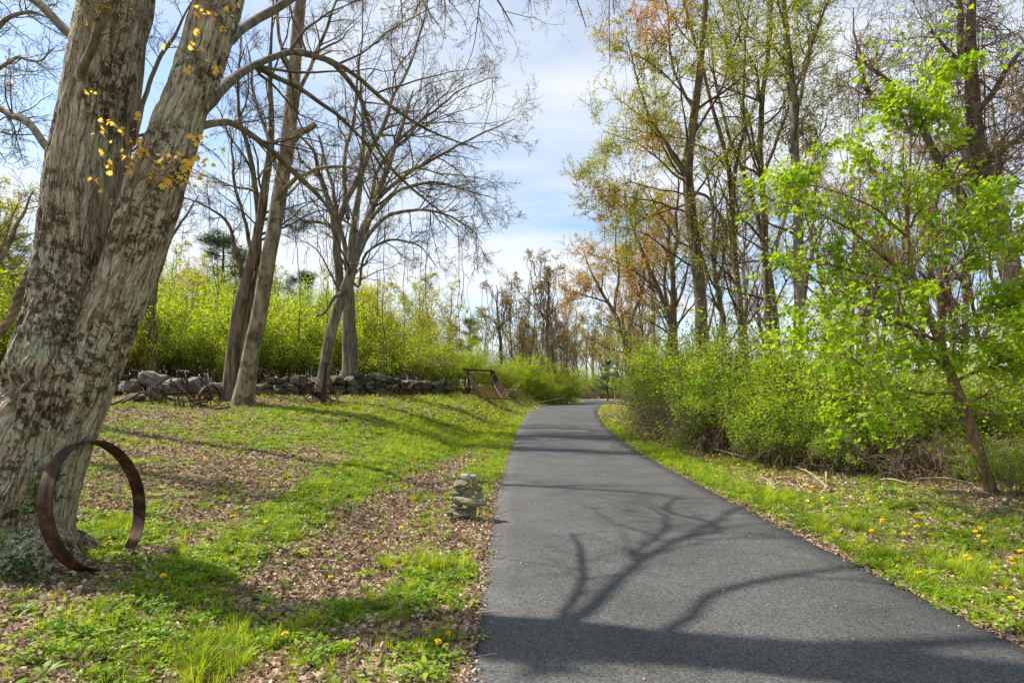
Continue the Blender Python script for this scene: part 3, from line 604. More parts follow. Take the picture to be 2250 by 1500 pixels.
# pale leaning trunk in front of the wall
b = gz(533, 18.5)
limbtree('leaning_tree', 'pale smooth-barked tree leaning gently, standing in front of the stone wall', 'tree', b, [
  (np.r_[[b-[0, 0, .15]], PX([(545, 800), (575, 660), (590, 560), (612, 450), (628, 350), (640, 250), (650, 130), (662, 0), (668, -120), (690, -330)], 18.5)], [.28, .25, .235, .23, .22, .22, .21, .18, .15, .12, .06]),
  (PX([(628, 330), (650, 290), (690, 268)], (18.5, 18.3)), [.13, .11, .09]),
  (PX([(610, 430), (640, 395), (700, 370), (760, 368), (820, 375)], (18.4, 17)), [.08, .07, .05, .04, .015]),
  (PX([(618, 400), (590, 300), (560, 220), (545, 100)], (18.5, 19.5)), [.08, .06, .05, .02]),
  (PX([(636, 280), (670, 180), (720, 60), (760, -60)], (18.5, 19.5)), [.08, .06, .05, .02]),
  (PX([(645, 180), (610, 80), (600, -60), (560, -200)], (18.5, 17.5)), [.07, .05, .04, .02])],
  M_pale, M_twig, np.random.default_rng(11), 12, 7, 6, l1=.40, t0=.4, lmat=M_bud, lsz=.035, leafn=1, grow=[2, 3, 4, 5], budn=1, tmin=.004)
# dark twin trunks beside it
b = gz(505, 19.3)
limbtree('dark_twin_tree', 'dark rough-barked pair of trunks close behind the pale leaning tree', 'tree', b, [
  (np.r_[[b-[0, 0, .15]], PX([(508, 780), (522, 700), (535, 620), (552, 580), (566, 520), (585, 400), (600, 300), (590, 160), (600, 0)], 19.3)], [.24, .20, .20, .19, .15, .13, .10, .08, .05, .02]),
  (np.r_[[gz(527, 19.5)-[0, 0, .15]], PX([(532, 780), (545, 700), (562, 600), (570, 540), (562, 450), (548, 330), (520, 230), (525, 80)], 19.5)], [.17, .15, .14, .12, .10, .09, .07, .04, .02]),
  (PX([(535, 620), (520, 560), (510, 500), (480, 470), (430, 440), (400, 430)], (19.3, 18)), [.10, .08, .06, .05, .03, .02]),
  (PX([(552, 590), (540, 500), (520, 400), (505, 280)], (19.3, 20)), [.08, .06, .05, .02])],
  M_dark, M_twig, np.random.default_rng(12), 12, 7, 6, l1=.42, t0=.35, lmat=M_bud, lsz=.035, leafn=1, grow=[0, 1, 2, 3], vines=20, tmin=.004)
# big spreading bare tree
b = gz(703, 21.2); B2 = gz(760, 24.5)
limbtree('spreading_tree', 'broad bare tree with many arching limbs spreading out toward the driveway', 'tree', b, [
  (np.r_[[b-[0, 0, .15]], PX([(712, 800), (728, 730), (745, 670), (765, 620), (785, 560), (800, 500), (830, 430), (850, 370), (880, 290), (910, 200)], (21.2, 21.2))], [.26, .21, .20, .19, .18, .17, .13, .11, .09, .07, .03]),
  (PX([(748, 660), (745, 600), (742, 540), (738, 480), (720, 440), (700, 380), (690, 330), (640, 280)], 21.5), [.16, .17, .16, .15, .10, .07, .05, .03]),
  (PX([(742, 490), (760, 440), (800, 370), (840, 280), (870, 200), (910, 120), (940, 30)], (21.5, 23)), [.13, .11, .10, .08, .06, .04, .02]),
  (PX([(765, 620), (790, 500), (830, 430), (880, 390), (960, 350), (1040, 300), (1130, 260)], (21.5, 20)), [.11, .10, .09, .07, .05, .035, .012]),
  (PX([(775, 590), (800, 520), (850, 470), (900, 455), (970, 470), (1030, 500), (1060, 540)], (21.3, 19.5)), [.10, .09, .07, .06, .04, .03, .012]),
  (PX([(785, 560), (815, 480), (870, 420), (950, 400), (1020, 410), (1090, 440)], (21.3, 20)), [.09, .08, .06, .05, .03, .012]),
  (PX([(800, 500), (820, 400), (850, 330), (930, 260), (1010, 200), (1080, 170)], (21.3, 22)), [.09, .08, .06, .05, .03, .012]),
  (PX([(742, 500), (700, 490), (670, 490), (640, 470)], (21.5, 21)), [.07, .06, .04, .02]),
  (PX([(755, 640), (735, 650), (705, 688), (695, 692)], (21.0, 20.4)), [.07, .07, .055, .04]),
  (PX([(765, 480), (755, 380), (780, 250), (790, 120), (800, 0)], (21.5, 24)), [.09, .08, .06, .04, .02]),
  (PX([(745, 560), (790, 640), (800, 560), (860, 520), (930, 540), (960, 590)], (22, 21.5)), [.05, .05, .05, .05, .03, .012])],
  M_grey, M_twig, np.random.default_rng(13), 14, 9, 7, l1=.50, l2=.48, l3=.5, t0=.3, lmat=M_bud, lsz=.03, leafn=1, grow=[0, 1, 2, 3, 4, 5, 6, 7, 9, 10], vines=26, tmin=.0042, trop=.0, wob=.17)
limbtree('straight_trunk_tree', 'pair of upright brown trunks rising behind the stone wall in the lime thicket', 'tree', B2, [
  (np.r_[[B2-[0, 0, .15]], PX([(765, 780), (762, 700), (770, 620), (772, 540), (790, 420), (800, 300), (790, 150)], 24.5)], [.26, .22, .2, .17, .14, .1, .07, .03]),
  (np.r_[[gz(775, 25)-[0, 0, .15]], PX([(780, 760), (778, 700), (772, 640), (758, 560), (740, 450), (700, 300)], 25)], [.2, .17, .15, .13, .1, .08, .03]),
  (PX([(772, 600), (800, 500), (850, 400), (900, 330)], (24.5, 26)), [.1, .08, .05, .02])],
  M_grey, M_twig, np.random.default_rng(14), 8, 6, 5, l1=.35, t0=.4, lmat=M_olive, lsz=.035, leafn=1, tmin=.005, vines=25)
b = gz(335, 24)
limbtree('thicket_trunk', 'short dark trunk half hidden in the lime shrubs behind the boulders', 'tree', b, [
  (np.r_[[b-[0, 0, .15]], PX([(335, 780), (330, 700), (335, 640), (345, 560), (330, 450), (300, 300)], 24)], [.26, .22, .2, .18, .13, .1, .05]),
  (PX([(338, 630), (360, 560), (400, 480), (440, 430)], (24, 23)), [.1, .08, .05, .02])],
  M_dark, M_twig, np.random.default_rng(15), 8, 5, 5, l1=.4, t0=.4, tmin=.005, lmat=M_olive, lsz=.04, leafn=1)
b = gz(130, 13.0)
limbtree('far_stem_tree', 'dark straight trunk seen in the gap between the two maple stems', 'tree', b, [
  (np.r_[[b-[0, 0, .15]], PX([(190, 700), (255, 500), (288, 300), (305, 150), (318, 40), (330, -100), (340, -300)], 13)], [.17, .16, .13, .12, .11, .1, .08, .05]),
  (PX([(290, 320), (320, 200), (370, 100), (420, 0)], (13, 13.5)), [.06, .05, .04, .015]),
  (PX([(300, 150), (250, 60), (180, -50)], (13, 12)), [.06, .05, .02])],
  M_dark, M_twig, np.random.default_rng(16), 9, 6, 5, l1=.35, t0=.4, tmin=.003, lmat=M_bud, lsz=.03, leafn=1, grow=[0, 1, 2])
b = gz(-90, 11.0)
limbtree('edge_tree', 'bare tree whose crooked twigs reach in at the picture edge beside the huge maple', 'tree', b, [
  (np.r_[[b-[0, 0, .15]], PX([(-110, 600), (-120, 300), (-100, 100), (-90, -100)], 11)], [.2, .18, .15, .1, .05]),
  (PX([(-115, 330), (-40, 260), (10, 250), (60, 285), (100, 320)], (11, 9)), [.06, .05, .04, .03, .01]),
  (PX([(-115, 560), (-50, 620), (0, 560), (40, 470), (70, 420)], (11, 10)), [.06, .05, .04, .03, .01]),
  (PX([(-105, 200), (-60, 130), (0, 60), (60, 10), (120, 40)], (11, 9.5)), [.06, .05, .04, .03, .01]),
  (PX([(-105, 150), (-30, 180), (30, 120), (80, 130), (120, 100)], (11, 10)), [.05, .04, .03, .02, .01])],
  M_grey, M_twig, np.random.default_rng(17), 9, 6, 5, l1=.4, t0=.2, tmin=.003, lmat=M_bud, lsz=.02, leafn=1, grow=[1, 2, 3, 4])
# hanging vines in front of the thicket
for k, (pts, d) in enumerate((([(652, 300), (655, 420), (650, 560), (660, 700), (655, 760), (662, 700)], 20), ([(845, 500), (846, 600), (843, 700), (850, 800)], 21), ([(890, 560), (885, 650), (890, 740), (886, 810)], 22))):
    P, r = resample(PX(pts, d), 30, [.012, .016], .12); o = link('hanging_vine', mesh('hanging_vine', *tubes(P, r, 5)[:2], mat=M_twig))
    o['label'] = ['bare vine looping down beside the pale leaning tree', 'thin bare vine hanging straight beneath the broad bare tree', 'thin bare vine hanging over the stone wall end beside the shrubs'][k]; o['category'] = 'vine'

# ---- trees on the other side of the drive
def tintx(x0, x1, flip=False):
    def f(p):
        t = np.clip((p[:, 0]/p[:, 1]*F+1125-x0)/(x1-x0), 0, 1); return 1-t if flip else t
    return f
RT = [
 ('vine_tree', 'thick trunk wrapped in shaggy vines with a forked crown of olive and rust leaves', 19.5, [
   ([(1548, 800), (1542, 700), (1535, 600), (1522, 500), (1512, 420), (1508, 360), (1530, 230), (1540, 100), (1560, -60), (1570, -250)], [.34, .29, .27, .26, .24, .2, .16, .12, .08, .03]),
   ([(1510, 400), (1470, 320), (1430, 260), (1400, 180), (1380, 90)], [.12, .1, .07, .05, .02]),
   ([(1512, 420), (1560, 430), (1590, 490), (1620, 560)], [.09, .07, .05, .02]),
   ([(1505, 450), (1440, 470), (1400, 490), (1370, 520)], [.06, .05, .03, .01]),
   ([(1510, 400), (1450, 350), (1390, 310), (1330, 290)], [.07, .05, .03, .01]),
   ([(1530, 230), (1460, 160), (1400, 120), (1350, 130)], [.06, .05, .03, .01]),
   ([(1508, 430), (1450, 420), (1390, 400), (1340, 420)], [.05, .04, .03, .01]),
   ([(1530, 250), (1480, 150), (1470, 50), (1450, -80)], [.09, .07, .05, .02]),
   ([(1520, 300), (1580, 200), (1620, 80), (1650, -60)], [.09, .07, .05, .02])], M_dark, 1),
 ('slender_tree', 'slender tree second from the vine-wrapped trunk with olive leaves', 20.5, [
   ([(1645, 800), (1628, 700), (1612, 560), (1610, 420), (1600, 340), (1570, 250), (1540, 130), (1500, 0), (1470, -150)], [.2, .17, .15, .13, .11, .09, .07, .05, .02]),
   ([(1610, 420), (1632, 300), (1634, 180), (1640, 60), (1650, -80)], [.1, .09, .07, .05, .02]),
   ([(1605, 380), (1560, 330), (1500, 300), (1450, 300)], [.07, .05, .04, .02])], M_dark, 0),
 ('slender_tree', 'brown trunk with thin upright limbs rising midway in the tall row', 19.8, [
   ([(1700, 800), (1690, 700), (1682, 560), (1673, 400), (1670, 250), (1690, 100), (1700, -100)], [.21, .18, .16, .14, .12, .09, .03]),
   ([(1675, 420), (1700, 320), (1745, 200), (1790, 80), (1830, -60)], [.1, .09, .07, .05, .02]),
   ([(1673, 380), (1640, 250), (1600, 120), (1590, 0)], [.08, .06, .04, .02])], M_dark, 0),
 ('slender_tree', 'crooked trunk leaning away behind the tall row, hung with dry leaves', 21.5, [
   ([(1722, 800), (1705, 700), (1690, 600), (1670, 500), (1640, 400), (1600, 300), (1570, 180), (1560, 40)], [.18, .16, .14, .12, .1, .08, .05, .02]),
   ([(1690, 600), (1720, 500), (1740, 400), (1735, 280)], [.08, .07, .05, .02])], M_dark, 2),
 ('grey_trunk_tree', 'straight smooth grey trunk standing clear at the end of the tall row', 17.5, [
   ([(1760, 820), (1757, 700), (1754, 600), (1752, 470), (1748, 350), (1745, 250), (1735, 150), (1725, 40), (1715, -120), (1700, -300)], [.24, .205, .2, .185, .17, .16, .12, .09, .07, .03]),
   ([(1745, 260), (1770, 150), (1800, 60), (1830, -40)], [.1, .08, .06, .02]),
   ([(1742, 230), (1720, 150), (1700, 110), (1640, 80), (1600, 90)], [.08, .06, .05, .03, .01]),
   ([(1750, 380), (1800, 300), (1830, 230)], [.05, .04, .01])], M_grey, 0),
 ('leaning_maple', 'leaning grey maple with sparse rust-red buds above the bend of the drive', 31.0, [
   ([(1392, 800), (1375, 740), (1350, 690), (1320, 640), (1300, 600), (1285, 560)], [.3, .24, .2, .15, .1, .03]),
   ([(1350, 690), (1360, 600), (1350, 520), (1360, 450)], [.14, .12, .08, .03]),
   ([(1375, 740), (1410, 640), (1420, 540), (1430, 450)], [.16, .13, .09, .03]),
   ([(1335, 665), (1290, 650), (1250, 665)], [.08, .05, .02])], M_grey, 3),
 ('leaning_maple', 'rust-budded maple with upswept limbs beside the vine-wrapped trunk', 27.0, [
   ([(1500, 800), (1480, 720), (1450, 640), (1420, 580), (1390, 500), (1370, 420)], [.26, .22, .18, .13, .09, .03]),
   ([(1470, 690), (1460, 600), (1470, 500), (1460, 420)], [.14, .11, .07, .03]),
   ([(1450, 640), (1400, 600), (1350, 570), (1300, 560)], [.1, .08, .05, .02])], M_grey, 3),
]
for k, (nm, lab, d, paths, mt, kind) in enumerate(RT):
    pa = [(PX(l, (d, d+rng.uniform(-1.5, 1.5)) if i_ else d), list(np.array(r)*(.62 if i_ else .76))) for i_, (l, r) in enumerate(paths)]
    b = gz(paths[0][0][0][0], d); pa[0][0][0] = b-[0, 0, .15]
    lm = {0: M_lime2, 1: M_mixl, 2: M_rust, 3: M_rust}[kind] if False else None
    mat = {0: 'lime', 1: 'mix', 2: 'dry', 3: 'rust'}[kind]
    LM = globals().get('LM_'+mat)
    if LM is None:
        LM = {'lime': leafmat('leaf_spring', (.24, .29, .018), (.44, .50, .04), .5, C=(.33, .38, .03)), 'mix': leafmat('leaf_mixed', (.50, .22, .04), (.36, .42, .035), .5, C=(.44, .36, .04)),
              'dry': leafmat('leaf_dry', (.32, .18, .06), (.24, .27, .03), .4), 'rust': leafmat('leaf_rusty', (.42, .18, .06), (.42, .38, .05), .5, C=(.44, .28, .05))}[mat]; globals()['LM_'+mat] = LM
    tall = d < 24
    limbtree(nm, lab, 'tree', b, pa, mt, M_twig, np.random.default_rng(30+k), 12, 7, 6, l1=.42, l2=.5, l3=.55, t0=.22, lmat=LM, lsz=.072 if tall else .09, leafn=7 if kind != 2 else 3, tmin=.0042,
             trop=.03, tint=((lambda p: np.clip(.76+1.2*fbm(p*.42, 19, 2), 0, 1)) if kind == 1 else None), tvar=.3, vines=8 if kind in (1, 2) else 0, ang=(30, 70), sl1=.3, ml=(1.3, .65, .32),
             lz=(lambda p, rg: fbm(p*.45, 77, 2)+rg.uniform(-.5, .5, len(p)) > -.33))
# vine-choked tree at the far side
d = 14.0; b = gz(2262, d)
limbtree('vine_choked_tree', 'tall dark tree choked with tangled vines behind the bright green sapling', 'tree', b, [
  (np.r_[[b-[0, 0, .15]], PX([(2240, 700), (2215, 560), (2192, 480), (2166, 400), (2145, 300), (2131, 180), (2136, 60), (2140, -60), (2150, -250)], d)], [.3, .26, .24, .23, .21, .18, .14, .1, .08, .03]),
  (PX([(2180, 440), (2150, 420), (2126, 380), (2106, 296), (2078, 248), (2048, 236)], d), [.12, .11, .1, .08, .06, .02]),
  (PX([(2215, 560), (2170, 520), (2126, 468), (2098, 412), (2062, 352), (2022, 240), (1966, 180), (1910, 148), (1882, 120), (1874, 24)], (d, d+1)), [.14, .13, .12, .11, .09, .07, .06, .045, .03, .012]),
  (PX([(1960, 250), (1925, 210), (1902, 160), (1880, 130)], d+1), [.06, .06, .05, .04]),
  (PX([(2140, 260), (2190, 180), (2230, 120), (2290, 60)], (d, d-1)), [.09, .07, .05, .02]),
  (PX([(2160, 380), (2210, 320), (2260, 280)], (d, d-1)), [.08, .06, .03]),
  (PX([(2133, 190), (2110, 100), (2100, 0), (2080, -100)], d), [.09, .08, .06, .02]),
  (PX([(2133, 150), (2090, 110), (2050, 70)], d), [.05, .04, .03])],
  M_dark, M_twigp, np.random.default_rng(60), 17, 7, 5, l1=.34, l2=.6, t0=.1, lmat=LM_dry, lsz=.045, leafn=1, vines=40, tmin=.005, wob=.32, ml=(1.2, .8, .35), ang=(40, 100), lz=lambda p, rg: rg.uniform(0, 1, len(p)) < .35)

# ---- bright green sapling
def sapling():
    d = 8.9; b = gz(2182, d); rg = np.random.default_rng(70)
    th = thing('maple_sapling', 'bright green leaning maple sapling with large fresh leaves beside the verge', 'tree', tuple(b))
    tr = (np.r_[[b-[0, 0, .1]], PX([(2155, 1010), (2120, 900), (2095, 840), (2062, 750), (2030, 660), (1998, 600), (1990, 540), (1994, 450), (2002, 290), (2000, 160), (1998, 120)], d)], [.105, .092, .085, .075, .06, .05, .04, .032, .025, .015, .008, .004])
    lm = [tr,
      (PX([(2098, 862), (2040, 868), (1990, 860), (1935, 838), (1890, 800), (1850, 770), (1800, 740)], (d, 7.8)), [.035, .03, .026, .022, .018, .012, .005]),
      (PX([(2112, 925), (2060, 918), (2000, 905), (1930, 915), (1860, 930)], (d, 8)), [.02, .016, .013, .01, .004]),
      (PX([(2062, 752), (2000, 720), (1920, 700), (1830, 690), (1760, 700)], (d, 9.5)), [.03, .025, .02, .012, .005]),
      (PX([(2030, 662), (1960, 610), (1880, 595), (1800, 570), (1730, 560)], (d, 9)), [.03, .025, .02, .012, .005]),
      (PX([(2010, 620), (1940, 560), (1870, 500), (1800, 470), (1720, 450), (1650, 430)], (d, 9.3)), [.028, .024, .02, .015, .01, .004]),
      (PX([(1992, 520), (1930, 460), (1860, 430), (1790, 410), (1720, 415)], (d, 8.6)), [.02, .016, .012, .009, .004]),
      (PX([(1995, 420), (1950, 370), (1900, 330), (1870, 300)], (d, 9)), [.015, .012, .008, .004]),
      (PX([(2000, 330), (2030, 260), (2060, 200), (2090, 160)], (d, 8.8)), [.013, .01, .007, .004]),
      (PX([(2002, 300), (1975, 240), (1950, 205)], (d, 9)), [.012, .008, .004]),
      (PX([(2001, 500), (2040, 430), (2070, 370), (2080, 310)], (d, 8.8)), [.02, .015, .01, .004]),
      (PX([(2062, 752), (2130, 700), (2200, 670), (2290, 650)], (d, 8.4)), [.03, .022, .015, .006]),
      (PX([(2096, 842), (2160, 810), (2230, 780), (2320, 760)], (d, 8.2)), [.03, .022, .015, .006]),
      (PX([(2125, 912), (2190, 915), (2250, 910), (2330, 905)], (d, 8.4)), [.022, .016, .012, .006]),
      (PX([(2030, 660), (2090, 590), (2150, 540), (2220, 510), (2280, 500)], (d, 8.6)), [.025, .02, .014, .009, .004]),
      (PX([(2000, 600), (2060, 520), (2120, 470), (2190, 440)], (d, 9)), [.022, .016, .01, .004]),
      (PX([(2085, 815), (2030, 760), (1990, 700), (1970, 640)], (d, 8.0)), [.025, .02, .012, .005]),
      (PX([(2110, 890), (2180, 860), (2240, 830), (2300, 800)], (d, 9.6)), [.025, .02, .012, .005]),
      (PX([(2045, 700), (1985, 780), (1930, 790), (1870, 850)], (d, 9.4)), [.02, .015, .01, .004]),
      (PX([(2050, 720), (2110, 760), (2180, 740), (2260, 720)], (d, 7.8)), [.02, .015, .01, .004])]
    PP, RR_ = [], []
    for k, (P, r) in enumerate(lm):
        P, r = resample(P-b, 22, r, .05 if k else .02, rg); PP.append(P); RR_.append(r)
        link('trunk' if k == 0 else 'limb', mesh('t', *tubes(P, r, 10 if k == 0 else 6)[:2], mat=M_sap), th)
    PP, RR_ = np.array(PP), np.array(RR_)
    LL = np.linalg.norm(np.diff(PP, axis=1), axis=2).sum(1); sh = LL < 1.25
    P1a, R1a = kids(PP[~sh], RR_[~sh], 25, .12, 1, (30, 75), .48, 7, .13, .04, rg, .6, .01, minl=.3); P1b, R1b = kids(PP[sh], RR_[sh], 9, .05, 1, (30, 65), .5, 7, .12, .08, rg, .6, .01, minl=.3)
    P1, R1 = np.concatenate([P1a, P1b]), np.concatenate([R1a, R1b])
    P1, R1 = P1[np.linalg.norm(P1[:, -1]-P1[:, 0], axis=1) < 1.5], R1[np.linalg.norm(P1[:, -1]-P1[:, 0], axis=1) < 1.5]
    P2, R2 = kids(P1, R1, 7, .15, 1, (25, 60), .6, 5, .13, .03, rg, .6, .005, minl=.16)
    A = Acc(); A.add(*tubes(P1, R1, 4)[:2]); A.add(*tubes(P2, np.maximum(R2, .002), 3)[:2]); link('twigs', A.mesh('twigs', M_sap), th, kind='stuff')
    pts = []
    for k in (1, 2, 3, 4):
        q = P2[:, k]; pts += [q+rg.normal(size=q.shape)*.04 for _ in range(1 if k < 3 else 2)]
    pts.append(P1[:, 3:].reshape(-1, 3)+rg.normal(size=(P1[:, 3:].size//3, 3))*.05)
    pts = np.concatenate(pts); w = pts+b; keep = w[:, 2] > .75; pts = pts[keep]; rg.shuffle(pts)
    dist = np.linalg.norm(pts+b-np.array([0, 0, CH]), axis=1); o_ = np.argsort(dist); o_ = rg.permutation(o_[:1200])[:280]
    rest = np.delete(pts, o_, 0); rest = rest[fbm(rest*np.array([1.3, 1.3, 3.2]), 15, 2)+rg.uniform(-.35, .35, len(rest)) > -.20]
    tn0 = np.clip(.5+.6*fbm(rest*1.6, 5, 2), 0, 1)
    v, t_, tn = leaves(rest, .074, rg, tint=tn0, droop=.45, lobed=True, tvar=.3)
    link('crown', mesh('crown', v, None, t_, mat=M_maple, attrs={'tint': ('FLOAT', tn)}), th, kind='stuff')
    protos = []
    for k in range(8):
        v, t_, tn = leaves(np.zeros((1, 3)), .09, np.random.default_rng(150+k), droop=.5, lobed=True); protos.append(mesh('leaf', v, None, t_, mat=M_maple, attrs={'tint': ('FLOAT', tn)}))
    for q in pts[o_]:
        o = bpy.data.objects.new('leaf', protos[rg.integers(8)]); COL.objects.link(o); o.parent = th; o.location = q; o.rotation_euler = (0, 0, rg.uniform(0, 6.28)); s_ = rg.uniform(.8, 1.2); o.scale = (s_,)*3
    print('sapling leaves', len(rest))
M_sap = barkmat('sapling_bark', (.10, .065, .035), (.26, .18, .10), 16.0, .3, .4)
sapling()

ORD = ['first', 'second', 'third', 'fourth', 'fifth', 'sixth', 'seventh', 'eighth', 'ninth', 'tenth', 'eleventh', 'twelfth', 'thirteenth', 'fourteenth', 'fifteenth', 'sixteenth', 'seventeenth', 'eighteenth', 'nineteenth', 'twentieth']
def ordn(k):
    return ORD[k] if k < 20 else 'twenty-'+ORD[k-20] if k < 29 else 'thirtieth' if k == 29 else 'thirty-'+ORD[k-30]
# ------------------------------------------------------------------ shared woodland models
def stock(kind, seed, H=12.0, lmat=None, lsz=.09, leafn=2, mt=None, spread=.4, n=(14, 7, 5), tmin=.007, up=.04, vines=0, mtw=None, t0=.28):
    rg = np.random.default_rng(seed); O = np.zeros(3)
    lean = rg.normal(size=2)*.06*H
    tr = np.array([[0, 0, -.3], [lean[0]*.2, lean[1]*.2, H*.25], [lean[0]*.4, lean[1]*.5, H*.5], [lean[0]*.8, lean[1]*.7, H*.75], [lean[0], lean[1], H]])
    PP = [resample(tr, 20, [H*.016, H*.013, H*.011, H*.007, H*.002], H*.02, rg)]
    P0, R0 = PP[0]
    Pl, Rl = kids(P0[None], R0[None], n[0], t0, .97, (25, 55), spread, 20, .05, up, rg, .6, rl=.02, maxl=99)
    G = np.concatenate([P0[None], Pl]); GR = np.concatenate([R0[None], Rl])
    P1, R1 = kids(G, GR, n[1], .3, 1, (25, 60), .42, 8, .14, up, rg, .5, .04, rl=.012, minl=H*.05)
    P2, R2 = kids(P1, R1, n[2], .15, 1, (25, 60), .5, 5, .16, up, rg, .6, .012, minl=H*.03)
    P3, R3 = kids(P2, R2, 3, .2, 1, (25, 60), .6, 4, .16, up, rg, .6, .008)
    th = {'trunk': mesh('trunk', *tubes(P0, R0, 8)[:2], mat=mt or M_grey)}
    A = Acc(); A.add(*tubes(Pl, Rl, 5)[:2]); A.add(*tubes(P1, np.maximum(R1, tmin), 3)[:2]); A.add(*tubes(P2, np.maximum(R2, tmin), 3)[:2]); A.add(*tubes(P3, np.maximum(R3, tmin*.9), 3)[:2])
    if vines:
        vs, vr = [], []
        for _ in range(vines):
            q = P1[rg.integers(len(P1)), rg.integers(1, 8)]; ln = rg.uniform(.15, .6)*q[2]; w = np.cumsum(rg.normal(size=(7, 2))*.1, 0)
            vs.append(np.c_[q[0]+w[:, 0], q[1]+w[:, 1], q[2]-np.linspace(0, ln, 7)]); vr.append(np.full(7, .015))
        A.add(*tubes(np.array(vs), np.array(vr), 3)[:2])
    th['branches'] = A.mesh('branches', mtw or M_twig)
    if lmat:
        pts = np.concatenate([P3[:, -1-(k % 3)]+rg.normal(size=(len(P3), 3))*lsz*(k > 0) for k in range(leafn)]+[P2[:, -1]])
        v, t_, tn = leaves(pts, lsz, rg, tint=np.clip(.5+.7*fbm(pts*.5, seed, 2), 0, 1)); th['crown'] = mesh('crown', v, None, t_, mat=lmat, attrs={'tint': ('FLOAT', tn)})
    return th
def place(st, name, label, cat, loc, rz, s, group=None, sz=None):
    o = thing(name, label, cat, loc, rz, group); o.scale = (s, s, (sz or s))
    for k, me in st.items():
        c = link(k, me, o)
        if k not in ('trunk',): c['kind'] = 'stuff'
    return o
S_grey = [stock('bare', 101, 13, LM_dry, .05, 1, M_grey, n=(13, 6, 5)), stock('bare', 102, 13, LM_rust, .07, 1, M_dark, n=(12, 6, 5), mtw=M_twigp)]
S_olive = stock('olive', 103, 9, M_olive, .10, 3, M_grey, n=(12, 6, 5), spread=.5, mtw=M_twigp)
S_rust = stock('rust', 104, 12, LM_rust, .09, 2, M_grey, n=(14, 6, 5), spread=.5, mtw=M_twigp)
S_vine = stock('vine', 105, 8, LM_dry, .08, 2, M_dark, n=(9, 7, 6), spread=.45, vines=70, up=.02, mtw=M_twigp, t0=.5)
rg = np.random.default_rng(200)
put_shrub_later = []
# woodland behind the verge trees
G_ = 'thin bare trees of the wood behind the verge bushes'
for k in range(26):
    x_ = sorted([1560, 1600, 1655, 1700, 1790, 1820, 1850, 1880, 1915, 1950, 1985, 2020, 2050, 2085, 2110, 2150, 2180, 2230, 2290, 2350, 1460, 1430, 1570, 1740, 1865, 2000])[k]; d = rg.uniform(24, 42)
    p = gz(x_, d); place(S_grey[k % 2], 'woodland_tree', ordn(k)+' slim bare woodland tree counting from the vine-wrapped trunk toward the vine-choked tree', 'tree', tuple(p-[0, 0, .2]), rg.uniform(0, 6.28), rg.uniform(.65, 1.05), G_)
for k, (x_, top, d) in enumerate(((1385, 640, 48), (1378, 660, 60), (1440, 560, 44), (1400, 620, 52), (1238, 690, 70), (1490, 500, 36), (1352, 700, 75), (1980, 330, 30), (2230, 230, 24), (2110, 380, 30), (1860, 420, 33), (1640, 480, 38), (2060, 520, 40))):
    p = gz(x_, d); H = CH-(top-HZ)/F*d-p[2]
    lab = ['rust-tinted tree above the bend of the drive', 'hazy rust-tinted tree standing in line with the far drive', 'broad rust-tinted tree behind the leaning maples', 'round rust-tinted tree low behind the leaning maples', 'small rust-tinted tree beside the vine-draped far tree', 'tall rust-tinted tree behind the vine-wrapped trunk', 'faint rust-tinted tree over the far end of the drive', 'reddish budding tree showing through the sapling crown', 'red-budded tree behind the vine-choked tree', 'brick-red budding tree between the sapling and the vine-choked tree', 'rust-tinted tree just past the straight grey trunk', 'rust-tinted tree filling the gap between the slender trunks', 'low reddish tree under the limbs of the vine-choked tree'][k]
    place(S_rust, 'budding_tree', lab, 'tree', tuple(p-[0, 0, .2]), rg.uniform(0, 6.28), H/11.5)
for k, (x_, top, d) in enumerate(((1205, 585, 46), (1102, 630, 42), (1160, 690, 50), (1140, 720, 44), (1222, 700, 50), (1245, 720, 58))):
    p = gz(x_, d); H = CH-(top-HZ)/F*d-p[2]
    lab = ['tall far tree draped in brown vines rising above the others', 'smaller far tree draped in vines with a pale green top', 'brown vine-tangled snag between the two draped far trees', 'low brown vine tangle behind the lime bushes', 'brown vine-hung tree beside the tall draped tree', 'brown vine thicket tree next to the far bend'][k]
    place(S_vine, 'vine_draped_tree', lab, 'tree', tuple(p-[0, 0, .2]), rg.uniform(0, 6.28), H/7.8*1.45, None, H/7.8)
for k, (x_, top, d) in enumerate(sorted(((1060, 700, 50), (1130, 690, 56), (1170, 700, 60), (980, 640, 42), (930, 620, 38), (860, 640, 40), (620, 600, 42), (430, 590, 40), (370, 560, 36), (700, 620, 44), (60, 480, 26), (20, 420, 24), (1215, 720, 70), (1365, 740, 80), (1020, 690, 44), (560, 620, 44), (1390, 720, 66)))):
    p = gz(x_, d); H = CH-(top-HZ)/F*d-p[2]
    place(S_olive, 'budding_olive_tree', ordn(k)+' yellow-olive budding tree from the huge maple toward the bend, beyond the shrubs', 'tree', tuple(p-[0, 0, .2]), rg.uniform(0, 6.28), H/8.6, 'yellow-olive trees beyond the thicket')

